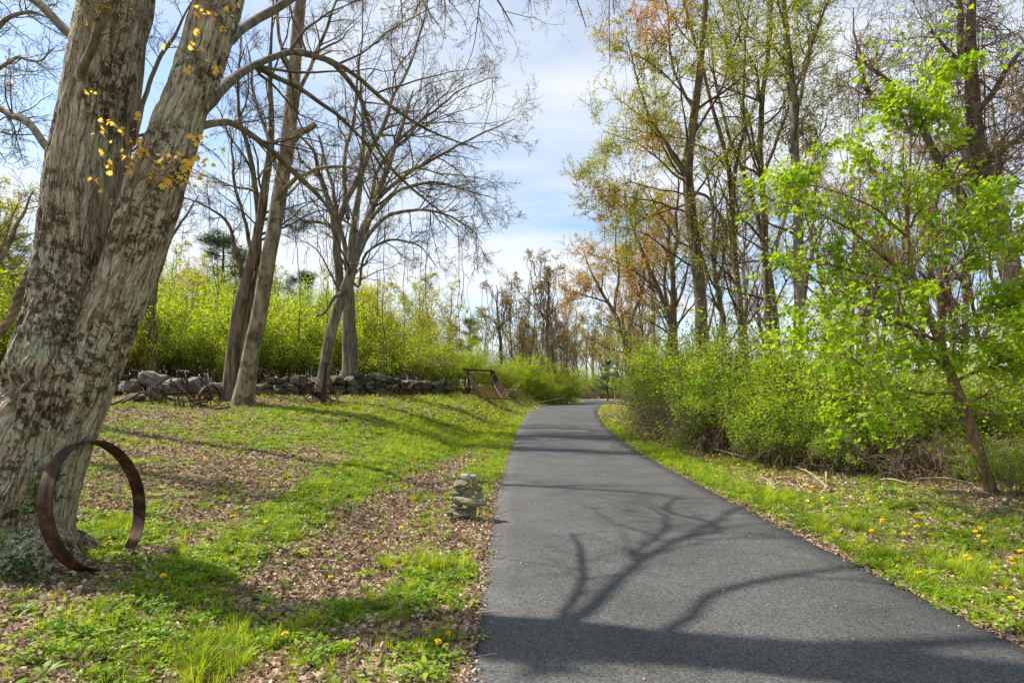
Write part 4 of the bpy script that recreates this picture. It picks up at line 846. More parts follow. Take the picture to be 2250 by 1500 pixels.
for k, (x_, top, d, st_) in enumerate(((1180, 720, 84, 1), (1205, 735, 96, 0), (1232, 715, 100, 1), (1255, 735, 92, 2), (1272, 720, 108, 0), (1290, 738, 100, 1), (1306, 722, 112, 2), (1322, 735, 104, 0), (1340, 715, 100, 1), (1358, 730, 92, 0), (1378, 715, 88, 1), (1398, 730, 80, 2), (1150, 735, 90, 0), (1120, 730, 86, 1), (1262, 700, 122, 1), (1300, 705, 126, 0), (1335, 700, 120, 2), (1420, 720, 76, 0))):
    p = gz(x_, d); H = CH-(top-HZ)/F*d-p[2]; st = (S_olive, S_rust, S_vine)[st_]
    place(st, 'distant_tree', 'hazy budding tree of the distant wood closing the view past the bend', 'tree', tuple(p-[0, 0, .2]), rg.uniform(0, 6.28), H/(8.6, 11.5, 7.8)[st_], 'distant trees past the bend', H/(8.6, 11.5, 7.8)[st_])
for k in range(12):
    x_ = 1190+k*17; d = 88+(k % 3)*9
    put_shrub_later.append((x_, d, 812+(k*7) % 19))
# pines
def pine(seed):
    rg = np.random.default_rng(seed); H = 10.0
    P0, R0 = resample(np.array([[0, 0, -.3], [.1, 0, 5], [0, .1, H]]), 14, [.2, .13, .02], .1, rg)
    Pl, Rl = kids(P0[None], R0[None], 60, .3, .99, (65, 95), .42, 8, .06, .05, rg, .5, slen=.85)
    P1, R1 = kids(Pl, Rl, 9, .25, 1, (30, 60), .35, 5, .1, .06, rg, .6)
    pts = []; 
    for P in (P1[:, 1:].reshape(-1, 3), Pl[:, 3:].reshape(-1, 3)):
        for _ in range(9): pts.append(P+rg.normal(size=P.shape)*.16)
    pts = np.concatenate(pts); v, t_, tn = leaves(pts, .22, rg, droop=-.35, asp=.14, fold=.02, tint=np.clip(.5+.6*fbm(pts, 3, 2), 0, 1))
    A = Acc(); A.add(*tubes(Pl, Rl, 4)[:2])
    return {'trunk': mesh('trunk', *tubes(P0, R0, 8)[:2], mat=M_dark), 'branches': A.mesh('branches', M_dark), 'crown': mesh('crown', v, None, t_, mat=M_pine, attrs={'tint': ('FLOAT', tn)})}
S_pine = pine(300)
for (x_, top, d, lab) in ((492, 515, 48, 'dark pine seen past the right edge of the huge maple'), (555, 560, 60, 'dark pine behind the dark twin trunks'), (660, 600, 60, 'small pine with its top above the lime thicket by the pale leaning tree'), (800, 640, 62, 'low pine hidden behind the broad bare tree'), (1032, 700, 62, 'dark pine above the bushes over the hay loader'), (990, 715, 66, 'pine crown next to the pine over the hay loader'), (8, 500, 44, 'pine at the picture edge behind the huge maple'), (1335, 790, 60, 'small dark evergreen standing at the bend of the drive')):
    p = gz(x_, d); H = CH-(top-HZ)/F*d-p[2]; lab = lab.replace('right edge', 'outer edge')
    place(S_pine, 'pine_tree', lab, 'pine tree', tuple(p-[0, 0, .2]), rg.uniform(0, 6.28), H/9.8*1.35, None, H/9.8)

# shrubs
def shrub(seed, Rr, H, nst, nleaf, lsz, lmat, mtw, arch=-.05, dense=1.0, base=.15, tw=.006):
    rg = np.random.default_rng(seed); a = rg.uniform(0, 6.28, nst); t = rg.uniform(.1, 1, nst); K = 9
    P = np.zeros((nst, K, 3)); P[:, 0] = np.stack([np.cos(a), np.sin(a), a*0], 1)*(rg.uniform(0, .35, nst)*Rr)[:, None]
    d = nrm(np.stack([np.cos(a)*t*Rr, np.sin(a)*t*Rr, H*1.1*(1.25-.5*t)], 1)); ln = H*rg.uniform(.7, 1.15, nst)
    for k in range(1, K): d = nrm(d+rg.normal(size=(nst, 3))*.09+np.array([0, 0, arch*k/3])); P[:, k] = P[:, k-1]+d*(ln/(K-1))[:, None]
    Rr_ = np.linspace(1, .3, K)[None]*np.full(nst, max(tw*2.4, .01))[:, None]
    P1, R1 = kids(P, Rr_, 7, .2, 1, (25, 60), .42, 6, .15, .0, rg, .6); P2, R2 = kids(P1, R1, 3, .15, 1, (25, 60), .5, 4, .15, 0, rg, .7)
    A = Acc(); A.add(*tubes(P, Rr_, 4)[:2]); A.add(*tubes(P1, np.maximum(R1, tw), 3)[:2]); A.add(*tubes(P2, np.maximum(R2, tw*.7), 3)[:2])
    src = np.concatenate([P1[:, 1:].reshape(-1, 3), P2[:, 1:].reshape(-1, 3), P2[:, 1:].reshape(-1, 3)]); ii = rg.integers(0, len(src), nleaf)
    pts = src[ii]+rg.normal(size=(nleaf, 3))*lsz*1.3; cl = fbm(pts*1.1, seed, 2); pts = pts[(cl+rg.uniform(-.5, .5, nleaf) > -.28) & (pts[:, 2] > base)]
    v, t_, tn = leaves(pts, lsz, rg, tint=np.clip(.5+.8*fbm(pts*1.3, seed+1, 2), 0, 1), droop=.05)
    out = {'branches': A.mesh('branches', mtw)}
    if nleaf > 10: out['foliage'] = mesh('foliage', v, None, t_, mat=lmat, attrs={'tint': ('FLOAT', tn)})
    return out
SH_l = [shrub(401, 2.0, 3.6, 34, 15000, .085, M_lime, M_twigp), shrub(402, 2.2, 3.2, 34, 15000, .08, M_shrub, M_twigp, arch=-.12)]
SH_r = [shrub(411, 1.3, 2.0, 30, 13000, .062, M_bush, M_twigp, arch=-.12, base=.05), shrub(412, 1.4, 2.3, 28, 9000, .07, M_shrubr, M_twigp, arch=-.05, base=.1) if False else shrub(412, 1.4, 2.3, 28, 10000, .066, M_bushl, M_twigp, arch=-.06, base=.1) if 'M_bushl' in globals() else None]
if SH_r[1] is None:
    M_bushl = leafmat('leaf_bush_light', (.19, .30, .012), (.38, .50, .022), .5)
    SH_r[1] = shrub(412, 1.4, 2.3, 28, 10000, .066, M_bushl, M_twigp, arch=-.06, base=.1)
SH_a = shrub(413, 1.1, 3.0, 13, 3600, .085, M_bushl, M_twigp, arch=.0, base=.4)
SH_a2 = shrub(414, 1.3, 2.2, 22, 5200, .085, M_bushl, M_twigp, arch=-.03, base=.08)
SH_y = shrub(404, 1.8, 4.0, 20, 6500, .09, M_olive, M_twigp, arch=-.03, base=.5)
SH_b = shrub(421, 1.5, 1.9, 90, 300, .05, M_bush, M_twigp, arch=-.22, tw=.004)
def put_shrub(st, name, label, x_, d, top, W_=None, group=None, H0=3.3, cat='bush'):
    p = gz(x_, d); H = CH-(top-HZ)/F*d-p[2]; s = H/H0; o = place(st, name, label, cat, tuple(p-[0, 0, .05]), rg.uniform(0, 6.28), (W_ or 1)*s, group, s); return o
LG = 'lime green shrubs of the thicket behind the stone wall'
for k in range(42):
    x_ = -60+k*24.5+rg.uniform(-12, 12); d = 26.5+(k % 3)*3+rg.uniform(-1, 1)+(2.0 if x_ > 560 else -3 if x_ < 350 else 0)
    top = np.interp(x_, [0, 300, 480, 600, 700, 800, 900, 960, 1050], [620, 640, 635, 640, 655, 670, 690, 730, 765])+rg.uniform(-25, 40)
    put_shrub(SH_l[k % 2], 'lime_shrub', ordn(k//3)+' lime green shrub from the huge maple, '+('front', 'middle', 'back')[k % 3]+' row behind the stone wall', x_, d, top, rg.uniform(.75, 1.0), LG, 3.5)
for k, (x_, d, top) in enumerate(sorted(((1050, 33, 770), (1085, 35, 780), (1120, 37, 790), (1155, 38, 780), (1190, 40, 785), (1215, 41, 790), (1245, 43, 805), (1240, 44, 830), (1000, 34, 765), (965, 33, 760), (1030, 36, 750), (1120, 42, 770), (1228, 45, 825), (1205, 38.5, 820)))):
    put_shrub(SH_l[(k+1) % 2], 'bank_shrub', ordn(k)+' bright green shrub on the bank from the hay loader toward the bend', x_, d, top, .95, 'bright green shrubs along the bank before the bend', 3.5)
for k, (x_, d, top) in enumerate(((1400, 60, 830), (1325, 88, 838), (1430, 52, 825), (1350, 80, 835), (1260, 84, 840), (1380, 72, 830))):
    put_shrub(SH_r[1], 'far_shrub', ordn(k)+' small shrub past the bend of the drive', x_, d, top, 1.2, 'small shrubs beyond the bend of the drive', 2.2)
for k, (x_, y_) in enumerate(sorted(((1420, 925), (1455, 950), (1490, 955), (1530, 965), (1570, 985), (1610, 990), (1650, 1000), (1690, 1010), (1740, 1015), (1790, 1010), (1830, 1020), (1880, 1000), (1940, 1010), (2010, 1030), (2070, 1040), (2130, 1060), (2230, 1090), (2245, 1040), (1990, 1000), (1900, 975), (2060, 1000)))):
    p = at(x_, y_); place(SH_r[k % 2], 'low_bush', ordn(k)+' low leafy shoot before the verge bushes from the bend toward the sapling', 'bush', tuple(p-[0, 0, .05]), rg.uniform(0, 6.28), rg.uniform(.24, .42), 'low shoots at the front of the verge bushes')
for k, (x_, d, top) in enumerate(put_shrub_later): put_shrub(SH_b if k % 3 == 0 else SH_r[k % 2], 'distant_shrub', 'low scrub under the distant trees past the bend', x_, d, top, 1.3, 'low scrub past the bend', 2.1)
VG = 'green bushes lining the verge opposite the stone cairn'
vb = [(1440, 26, 775), (1450, 23, 790), (1450, 21, 770), (1470, 19, 800), (1500, 18, 770), (1530, 17, 800), (1560, 17, 770), (1580, 15, 830), (1610, 16, 770), (1640, 15, 820), (1670, 14.5, 775), (1700, 15, 800), (1650, 12.8, 870), (1730, 13, 820), (1770, 14, 790), (1720, 11.8, 880), (1800, 12, 830), (1850, 12.5, 800), (1820, 11, 900), (1900, 12, 820), (1950, 11.5, 860), (2000, 12.5, 840), (2060, 12.5, 850), (2130, 12, 820), (2200, 12, 830), (2270, 11.5, 800), (1480, 24, 770), (1560, 22, 760), (1640, 20, 770), (1980, 14.5, 810), (2100, 14, 800), (2250, 10.3, 900), (1500, 15.2, 890), (1440, 18.5, 870)]
for k, (x_, d, top) in enumerate(sorted(vb)):
    put_shrub(SH_r[k % 2] if k % 4 != 1 else SH_a2, 'verge_bush', ordn(k)+' green leafy bush of the overgrown edge from the bend toward the sapling', x_+14*(x_ < 1500), d, top+rg.uniform(-18, 34)+22*(x_ < 1600), rg.uniform(.8, 1.1), VG, 2.1)
for k, (x_, d, top) in enumerate(((1395, 24, 730), (1432, 20, 735), (1485, 19, 720), (1545, 17, 740), (1590, 15.5, 735), (1625, 17, 700), (1685, 14.5, 740), (1745, 13.5, 735), (1800, 13, 750), (1850, 12.5, 760), (1925, 12.3, 780), (1990, 11.8, 800), (2225, 11, 760), (1760, 16, 700), (1665, 12.6, 850), (1560, 14.8, 860))):
    put_shrub(SH_a, 'shoot_bush', ordn(k)+' airy light green shoot standing above the verge bushes, from the bend', x_, d, top, rg.uniform(.7, 1.1), 'airy shoots above the verge bushes', 3.0)
for k in range(16):
    x_ = 250+k*47+rg.uniform(-12, 12); put_shrub(SH_y, 'olive_shrub', ordn(k)+' taller see-through olive shrub behind the lime thicket, from the huge maple', x_, 31+(k % 3)*2.5, rg.uniform(590, 690)+max(0, x_-700)*.2, rg.uniform(.7, 1.0), 'see-through olive shrubs behind the thicket', 4.0)
for k, (x_, d, top) in enumerate(sorted(((1520, 16.2, 830), (1600, 14.2, 860), (1760, 11.8, 900), (1880, 10.8, 930), (2000, 10.5, 930), (2120, 10.2, 920), (1450, 20, 800), (900, 28, 800), (780, 27.5, 800), (640, 26.5, 810), (1130, 33, 845), (990, 30, 820), (1160, 45, 720), (1230, 52, 750), (1110, 44, 740), (1190, 50, 740), (1450, 36, 740), (1480, 34, 720), (1540, 30, 720), (1600, 28, 720)))):
    put_shrub(SH_b, 'bramble', ordn(k)+' tangle of bare brown stems counting across from the stone wall to the sapling', x_, d, top, 1.2 if d < 20 else .6, 'bare brown brush tangles', 1.7, cat='brush')

# ------------------------------------------------------------------ stones
def stonemesh(seed, n=2, mat=None, flat=.6, name='stone'):
    import bmesh
    bm = bmesh.new(); bmesh.ops.create_cube(bm, size=1.0)
    r_ = random.Random(seed)
    for v in bm.verts: v.co = Vector((v.co.x*r_.uniform(.75, 1.1), v.co.y*r_.uniform(.75, 1.1), v.co.z*r_.uniform(.7, 1.1)))
    bmesh.ops.bevel(bm, geom=bm.edges[:], offset=.13, segments=1, affect='EDGES')
    if n: bmesh.ops.subdivide_edges(bm, edges=bm.edges[:], cuts=1, use_grid_fill=True)
    V = np.array([v.co[:] for v in bm.verts]); nn = fbm(V*2.3+seed*3.1, seed, 2)
    for v, q in zip(bm.verts, nn): v.co *= 1+.14*q
    me = bpy.data.meshes.new(name); bmesh.ops.triangulate(bm, faces=[f for f in bm.faces if len(f.verts) > 4]); bm.to_mesh(me); bm.free(); me.materials.append(mat)
    return me
def cobble(seed, mat, name='stone', pw=.62, amp=.16, sub=2):
    import bmesh
    bm = bmesh.new(); bmesh.ops.create_icosphere(bm, subdivisions=sub, radius=1.0); V = np.array([v.co[:] for v in bm.verts]); V = np.sign(V)*np.abs(V)**pw*.5/.82
    V = V*(1+amp*fbm(V*2.6+seed*5.1, seed, 3)[:, None]*1.6); g = np.random.default_rng(seed)
    for _ in range(8):     # knock a few flat facets into it
        nn = nrm(g.normal(size=3)); d = V@nn; c_ = np.quantile(d, .84); V = V-np.maximum(d-c_, 0)[:, None]*nn*.85
    for v, q in zip(bm.verts, V): v.co = q
    me = bpy.data.meshes.new(name); bm.to_mesh(me); bm.free(); me.materials.append(mat); me.polygons.foreach_set('use_smooth', np.zeros(len(me.polygons), bool))
    return me
STN = [cobble(k+60, M_stone, pw=.55, amp=.3, sub=1) for k in range(14)]
wall = thing('dry_stone_wall', 'low dry stone wall of grey fieldstones running behind the rusty implements', 'wall', (-8, 23, 1.4))
def stone_at(p, s, me, parent=wall, rot=None, name='stone', **kw):
    o = link(name, me, parent, **kw); base = Vector(parent.location); o.location = Vector(p)-base; o.scale = s; o.rotation_euler = rot or (rg.normal()*.2, rg.normal()*.16, math.atan2(8, 9.4)+rg.normal()*.35)
    return o
cnt = 0
def wallpt(t): return np.array([-13.6+t*10.4, 18.6+t*8.7])
tt = np.linspace(.0, 1.0, 60); cols_t = []
t = .02
while t < 1.0 and cnt < 296:
    w = rg.uniform(.30, .62); t_mid = t+w/13.6/2; q = wallpt(t_mid); pxx = q[0]/q[1]*F+1125
    h = np.interp(pxx, [200, 300, 420, 480, 560, 600, 680, 760, 840, 950], [.5, .55, .45, .45, .35, .55, .78, .9, .85, .5]); z = 0; h *= .84
    g0 = float(zg(q[0], q[1]))
    while z < h:
        hh = rg.uniform(.10, .25); ww = w*rg.uniform(.75, 1.25)
        for lay in ((0,) if z+hh < h-.15 else (0, 1)):
            if cnt >= 298: break
            stone_at((q[0]+rg.normal()*.05+.10-lay*.35, q[1]+rg.normal()*.05-.1+lay*.35, g0+z+hh/2-.03), (ww*1.12, rg.uniform(.35, .55), hh*1.25), STN[rg.integers(14)]); cnt += 1
        z += hh*.92
    t += w/13.6
# extra core so the wall has no holes
for k in range(26):
    q = wallpt((k+.5)/26); g0 = float(zg(q[0]-.2, q[1]+.2)); pxx = q[0]/q[1]*F+1125
    h = np.interp(pxx, [200, 300, 420, 480, 560, 600, 680, 760, 840, 950], [.5, .55, .45, .45, .35, .55, .78, .9, .85, .5])
    stone_at((q[0]-.18, q[1]+.2, g0+h*.42), (.62, .4, h*.85), STN[k % 10], name='core_stone')
BO = [cobble(20+k, M_boulder, 'boulder', .55, .35, 3) for k in range(4)]
for k, (x_, y_, w, hh, d, lab) in enumerate(((335, 838, 1.15, .62, 18.6, 'large pale flat boulder'), (385, 850, .9, .6, 18.4, 'broad boulder'), (335, 862, .45, .4, 17.9, 'small tan pointed boulder'), (285, 850, .7, .4, 18.2, 'mossy boulder'), (470, 855, .9, .42, 19.2, 'slanting slab'), (430, 842, .7, .45, 19, 'grey boulder'), (300, 872, .6, .25, 17.6, 'flat low boulder'))):
    p = px(x_, y_, d); stone_at(p, (w*.8, .5, hh*.8), BO[k % 4], rot=(.15*(-1)**k, .2*(-1)**(k//2), rg.uniform(-.5, .5)), name='boulder', label=lab+' in the low wall')
# cairn
cp = at(1030, 1143); print('cairn', cp, 'ring', at(240, 1240), 'tree', at(110, 1230))
cairn = thing('stone_cairn', 'small stacked stone cairn beside the edge of the driveway', 'cairn', tuple(cp)); CS = [cobble(40+k, M_cairn) for k in range(8)]
sc_c = cp[1]/F   # metres per photo pixel there
def cst(x_, y_, w, h, k, tilt=0.0, dep=None, mat=None, yo=0.0, lab=None):
    me = CS[k % 8]
    if mat: me = me.copy(); me.materials[0] = mat
    o = link('stone', me, cairn); o.location = ((x_-1030)*sc_c, yo, (1143-y_)*sc_c); o.scale = (w*sc_c*.92, (dep or min(w*.7, 44))*sc_c, h*sc_c*1.0); o.rotation_euler = (rg.normal()*.05, tilt, rg.normal()*.3)
    if lab: o['label'] = lab
for a_ in ((990, 1128, 22, 12, 0), (1018, 1128, 50, 16, 1, .12), (1039, 1132, 17, 18, 2), (1033, 1141, 24, 10, 3), (1050, 1139, 14, 10, 4), (1002, 1113, 28, 12, 5, .0), (1036, 1116, 24, 11, 6), (1040, 1122, 20, 8, 1), (1024, 1098, 86, 19, 7, .07), (1002, 1085, 28, 9, 2), (1006, 1076, 15, 14, 0), (1028, 1081, 23, 19, 3), (1053, 1085, 19, 17, 4), (1050, 1073, 24, 11, 5, -.1), (1016, 1063, 40, 15, 6, .1), (1042, 1061, 13, 13, 1), (1043, 1066, 12, 9, 2)):
    cst(*a_)
cst(1021, 1049, 25, 15, 5, .1, mat=M_cairnw, lab='pale rounded capstone'); cst(1040, 1048, 15, 10, 0, mat=M_cairnw, lab='small pale capstone')

# ------------------------------------------------------------------ iron hoop
rp_ = at(247, 1232); D = 1.12; phi = R(91)
me_seg = 120; w_, th_ = .115, .011; th = np.linspace(0, 2*np.pi, me_seg, endpoint=False); rows = []
for (rr, yy) in ((D/2, -w_/2), (D/2, -w_/6), (D/2+.004, 0), (D/2, w_/2), (D/2-th_, w_/2), (D/2-th_, -w_/2)):
    rows.append(np.stack([np.cos(th)*rr, np.full_like(th, yy), np.sin(th)*rr], 1))
V = np.concatenate(rows); Q = []
for a in range(6):
    b_ = (a+1) % 6
    for k in range(me_seg): k2 = (k+1) % me_seg; Q.append((a*me_seg+k, a*me_seg+k2, b_*me_seg+k2, b_*me_seg+k))
hoop = link('iron_hoop', mesh('iron_hoop', V, np.array(Q), mat=M_ringm, smooth=False), label='large rusty iron wheel rim leaning against the foot of the huge maple', category='iron hoop')
tilt = R(10)
hoop.rotation_euler = Euler((-tilt, 0, phi), 'XYZ'); hoop.location = Vector(rp_)+Vector((-math.sin(tilt)*math.sin(phi)*D/2, math.sin(tilt)*math.cos(phi)*D/2, math.cos(tilt)*D/2-.02))+Vector((.08, -.16, 0))

# ------------------------------------------------------------------ rusty farm implements
def bar(name, pts, r, parent, mat=M_rustm, S=6, box=None):
    if mat in (M_rustm, M_oldwood) and name not in ('hub', 'iron_post'): r = np.asarray(r)*1.25 if not np.isscalar(r) else r*1.25
    P = np.asarray(pts, float); P = P if len(P) > 2 else np.array([P[0], (P[0]+P[1])/2, P[1]]); V, Qd, T = tubes(P, np.full(len(P), r) if np.ndim(r) == 0 else np.interp(np.linspace(0, 1, len(P)), np.linspace(0, 1, len(r)), r), S, caps=True, twist=math.pi/4 if S == 4 else 0)
    return link(name, mesh(name, V, Qd, T, mat=mat, smooth=S > 4), parent)
def boxm(name, c, s, parent, mat=M_rustm, rot=(0, 0, 0)):
    V = np.array([[x, y, z] for x in (-.5, .5) for y in (-.5, .5) for z in (-.5, .5)])*np.array(s)
    Q = [(0, 1, 3, 2), (4, 6, 7, 5), (0, 4, 5, 1), (2, 3, 7, 6), (0, 2, 6, 4), (1, 5, 7, 3)]
    o = link(name, mesh(name, V, Q, mat=mat, smooth=False), parent); o.location = c; o.rotation_euler = rot; return o
def wheel(parent, c, D, rot, nsp=8, rw=.035, hub=.07, name='wheel'):
    o = bpy.data.objects.new(name, None); COL.objects.link(o); o.parent = parent; o.location = c; o.rotation_euler = rot; o.empty_display_size = .1
    n = 40; th = np.linspace(0, 2*np.pi, n, endpoint=False); rows = []
    for rr, yy in ((D/2, -rw), (D/2, rw), (D/2-.028, rw), (D/2-.028, -rw)): rows.append(np.stack([np.cos(th)*rr, np.full(n, yy), np.sin(th)*rr], 1))
    Q = [(a*n+k, a*n+(k+1) % n, ((a+1) % 4)*n+(k+1) % n, ((a+1) % 4)*n+k) for a in range(4) for k in range(n)]
    link('rim', mesh('rim', np.concatenate(rows), Q, mat=M_rustm, smooth=False), o)
    bar('hub', [(0, -.07, 0), (0, .07, 0)], hub, o, S=10)
    for k in range(nsp):
        a = k/nsp*2*np.pi+.2; e = np.array([math.cos(a), 0, math.sin(a)]); bar('spoke', [e*hub*.8, e*(D/2-.02)], .014, o, S=5)
    return o
def seat(parent, c, rot):
    n, m = 14, 5; V, Q = [], []
    for i in range(m):
        for k in range(n):
            a = k/n*2*np.pi; f = (i+1)/m; V.append((math.cos(a)*.20*f*(1+.15*math.cos(a)), math.sin(a)*.22*f, .07*f*f))
    for i in range(m-1):
        for k in range(n):
            if (i == 2 and k % 2 == 0): continue       # the pierced ring of holes
            Q.append((i*n+k, i*n+(k+1) % n, (i+1)*n+(k+1) % n, (i+1)*n+k))
    T = [(0, k, k+1) for k in range(1, n-1)]
    o = link('seat', mesh('seat', V, Q, T, mat=M_rustm), parent); o.location = c; o.rotation_euler = rot; return o
# riding cultivator
c0 = gz(415, 17.4); sc1 = 17.4/F
cu = thing('riding_cultivator', 'rusty two-wheeled riding cultivator tangle with pierced seat and levers', 'cultivator', tuple(c0))
def cp_(x_, y_, dy=0.0):
    q = px(x_, y_, 17.4+dy)-c0; return q
wheel(cu, cp_(361, 868), .80, (0, 0, R(38)), 8, .055); wheel(cu, cp_(461, 874, .2), .78, (0, 0, R(68)), 8, .055)
bar('axle', [cp_(361, 868), cp_(400, 862, .1), cp_(440, 864, .1), cp_(461, 874, .2)], .028, cu)
bar('frame_bar', [cp_(345, 855), cp_(390, 858), cp_(470, 862)], .022, cu, S=4); bar('frame_bar', [cp_(375, 835), cp_(395, 855), cp_(425, 885), cp_(458, 893)], .022, cu, S=4); bar('frame_bar', [cp_(372, 838, .3), cp_(420, 845, .3), cp_(468, 862, .3)], .02, cu, S=4)
for a_, b__ in (((392, 815), (412, 862)), ((413, 818), (410, 865)), ((445, 812), (443, 868)), ((398, 838), (422, 868)), ((437, 828), (470, 865)), ((372, 842), (378, 830)), ((470, 855), (445, 880))): bar('lever', [cp_(*a_), cp_(*b__, .1)], .014, cu)
seat(cu, cp_(398, 818, .3), (.1, .1, .4)); bar('seat_spring', [cp_(398, 822, .3), cp_(408, 835, .3), cp_(418, 862, .1)], .016, cu, S=4)
seat2 = boxm('footboard', cp_(455, 873, -.3), (.16, .1, .08), cu)
for k, x_ in enumerate((387, 396, 405, 420, 430, 442)):
    bar('tine', [cp_(x_, 862, -.1*(k % 2)), cp_(x_-6, 875, -.25), cp_(x_-1, 888, -.35), cp_(x_-4, 900, -.3)], .015, cu); o = boxm('shovel', cp_(x_-4, 899, -.33), (.07, .015, .13), cu, rot=(.3, 0, .2))
bar('drawbar', [cp_(420, 903, -.6), cp_(422, 890, -.6), cp_(432, 884, -.6), cp_(455, 882, -.3)], .022, cu); bar('drawbar', [cp_(425, 905, -.6), cp_(470, 900, -.5), cp_(507, 893, -.4)], .018, cu, S=4)
bar('arch', [cp_(382, 858), cp_(382, 848), cp_(388, 843), cp_(400, 845), cp_(402, 858)], .018, cu); bar('brace', [cp_(330, 850, .2), cp_(372, 858, .1)], .02, cu, S=4)
# gear on cultivator
wheel(cu, cp_(425, 872, .1), .34, (0, 0, R(25)), 6, .015, .04, name='gear_wheel')
# long bars lying by the maple
c1 = gz(285, 16.6); th1 = thing('drawbar_pole', 'long rusty drawbar lying on the leaf litter between the maple and the cultivator', 'drawbar', tuple(c1))
bar('pole', [px(245, 888, 15.7)-c1, px(285, 872, 16.5)-c1, px(318, 860, 17)-c1], .03, th1, S=4); bar('pole', [px(268, 884, 16)-c1, px(300, 868, 16.7)-c1], .03, th1, S=4); bar('ring_fitting', [px(305, 862, 16.8)-c1, px(312, 850, 16.8)-c1, px(318, 862, 16.8)-c1], .015, th1)
# sickle mower
c0m = gz(705, 20.0); mo = thing('sickle_mower', 'rusty horse mower with upright toothed cutter bar before the stone wall', 'mower', tuple(c0m))
def mp_(x_, y_, dy=0.0): return px(x_, y_, 20.0+dy)-c0m
wheel(mo, mp_(687, 863), .66, (0, 0, R(12)), 7, .045, .09); wheel(mo, mp_(727, 863, .2), .64, (0, 0, R(20)), 7, .045, .07)
bar('axle', [mp_(687, 863), mp_(727, 863, .2)], .03, mo); bar('gearbox', [mp_(690, 866, .1), mp_(705, 868, .1)], [.06, .09], mo, S=8)
cb = bar('cutter_bar', [mp_(710, 884, -.4), mp_(712, 860, -.35), mp_(714, 830, -.3), mp_(716.5, 797, -.25)], [.09, .07, .05, .04], mo, S=4)
bb = Vector(mp_(712, 860, -.35))
for k in range(17):
    y_ = 880-k*4.8; xx = 713.5+(884-y_)*.07; bar('guard_tooth', [mp_(xx, y_, -.35), mp_(xx+4.5, y_+1.5, -.38)], [.012, .006], mo, S=4)
bar('divider_arm', [mp_(711, 797, -.25), mp_(728, 800, -.2)], .02, mo, S=4); bar('pitman_rod', [mp_(664, 838), mp_(690, 853), mp_(712, 875, -.2)], .014, mo, mat=M_rustm); bar('tongue_stub', [mp_(700, 866), mp_(730, 880, -.2)], .025, mo, S=4); bar('lever', [mp_(680, 825), mp_(686, 860)], .014, mo)
boxm('seat_board', mp_(693, 832), (.35, .12, .05), mo, M_dead, (0, .5, .2))
# plough cart
c0c = gz(891, 24.6); ca = thing('plough_carriage', 'small rusty plough carriage with twin-rimmed wheels and curved beam', 'plough', tuple(c0c))
def kp_(x_, y_, dy=0.0): return px(x_, y_, 24.6+dy)-c0c
for (x_, y_) in ((873, 855), (903, 858)):
    for oo in (0, 3.5): wheel(ca, kp_(x_+oo, y_, .1), .44, (0, .0, R(48)), 5, .03, .05)
bar('axle', [kp_(873, 862), kp_(890, 864, -.1), kp_(905, 866)], .03, ca); bar('beam', [kp_(889, 866, -.2), kp_(892, 856, -.2), kp_(896, 845, -.2), kp_(899, 841, -.2), kp_(903, 840, -.2)], [.05, .045, .04], ca, S=4); bar('ploughshare', [kp_(876, 866, -.3), kp_(882, 862, -.3), kp_(886, 864, -.3)], [.02, .07, .03], ca, S=4); bar('rod', [kp_(880, 857), kp_(891, 845)], .012, ca)
# iron post
pp = gz(860, 25.2); ip_ = bar('iron_post', [pp+[0, 0, -.1], pp+[0, 0, .5], pp+[.02, 0, 1.02]], .022, None); ip_['label'] = 'thin rusty iron post standing upright before the wall near the plough carriage'; ip_['category'] = 'post'
# hay loader
d0 = 27.6; c0h = gz(1060, d0); hl = thing('hay_loader', 'tall rusty hay loader with slatted wooden bed and curved steel sides', 'hay loader', tuple(c0h))
def hp_(x_, y_, dy=0.0): return px(x_, y_, d0+dy)-c0h
wheel(hl, hp_(1022, 861), .52, (0, 0, R(70)), 6, .03, .05); wheel(hl, hp_(1028, 860, .3), .52, (0, 0, R(70)), 6, .03, .05)
for sgn, (xa, ya, xb, yb, dy_) in enumerate(((1028, 815, 1057, 876, 0.0), (1082, 815, 1112, 877, .3))):
    # side sheet: curved plate
    n = 9; V, Q = [], []
    for k in range(n):
        f = k/(n-1); cx = xa+(xb-xa)*f**1.15; cy = ya+(yb-ya)*f; w = (4.2+6.5*math.sin(math.pi*min(1, f*1.1)*.9)) if sgn == 0 else (3.5+13*math.sin(math.pi*f))
        for (dw, dd) in ((-w*.5, 0), (w*.5, 0), (w*.5, .03), (-w*.5, .03)): V.append(hp_(cx+dw, cy, dy_+dd-f*.9))
    for k in range(n-1):
        for a in range(4): b_ = (a+1) % 4; Q.append((k*4+a, k*4+b_, (k+1)*4+b_, (k+1)*4+a))
    Q += [(0, 3, 2, 1), ((n-1)*4, (n-1)*4+1, (n-1)*4+2, (n-1)*4+3)]
    link('side_plate', mesh('side_plate', V, Q, mat=M_plate if 'M_plate' in globals() else M_ringm, smooth=False), hl)
bar('top_shaft', [hp_(1016, 811), hp_(1028, 812), hp_(1078, 814, .2), hp_(1086, 816, .3)], .035, hl)
bar('upright_post', [hp_(1028, 812), hp_(1030, 845), hp_(1032, 872)], .05, hl, S=4); bar('upright_post', [hp_(1078, 813, .3), hp_(1082, 835, .5), hp_(1086, 868, .6)], .045, hl, S=4)
for k in range(5): bar('rack_slat', [hp_(1032, 821+k*2.6, .2), hp_(1082, 823+k*2.6, .4)], .014, hl, M_oldwood if k % 2 else M_rustm, S=4)
for k in range(11):
    f = k/10; bar('bed_slat', [hp_(1043+f*15, 848+f*27, .2-f*.9), hp_(1086+f*19, 850+f*26, .4-f*.8)], [.033, .03], hl, M_oldwood, S=4)
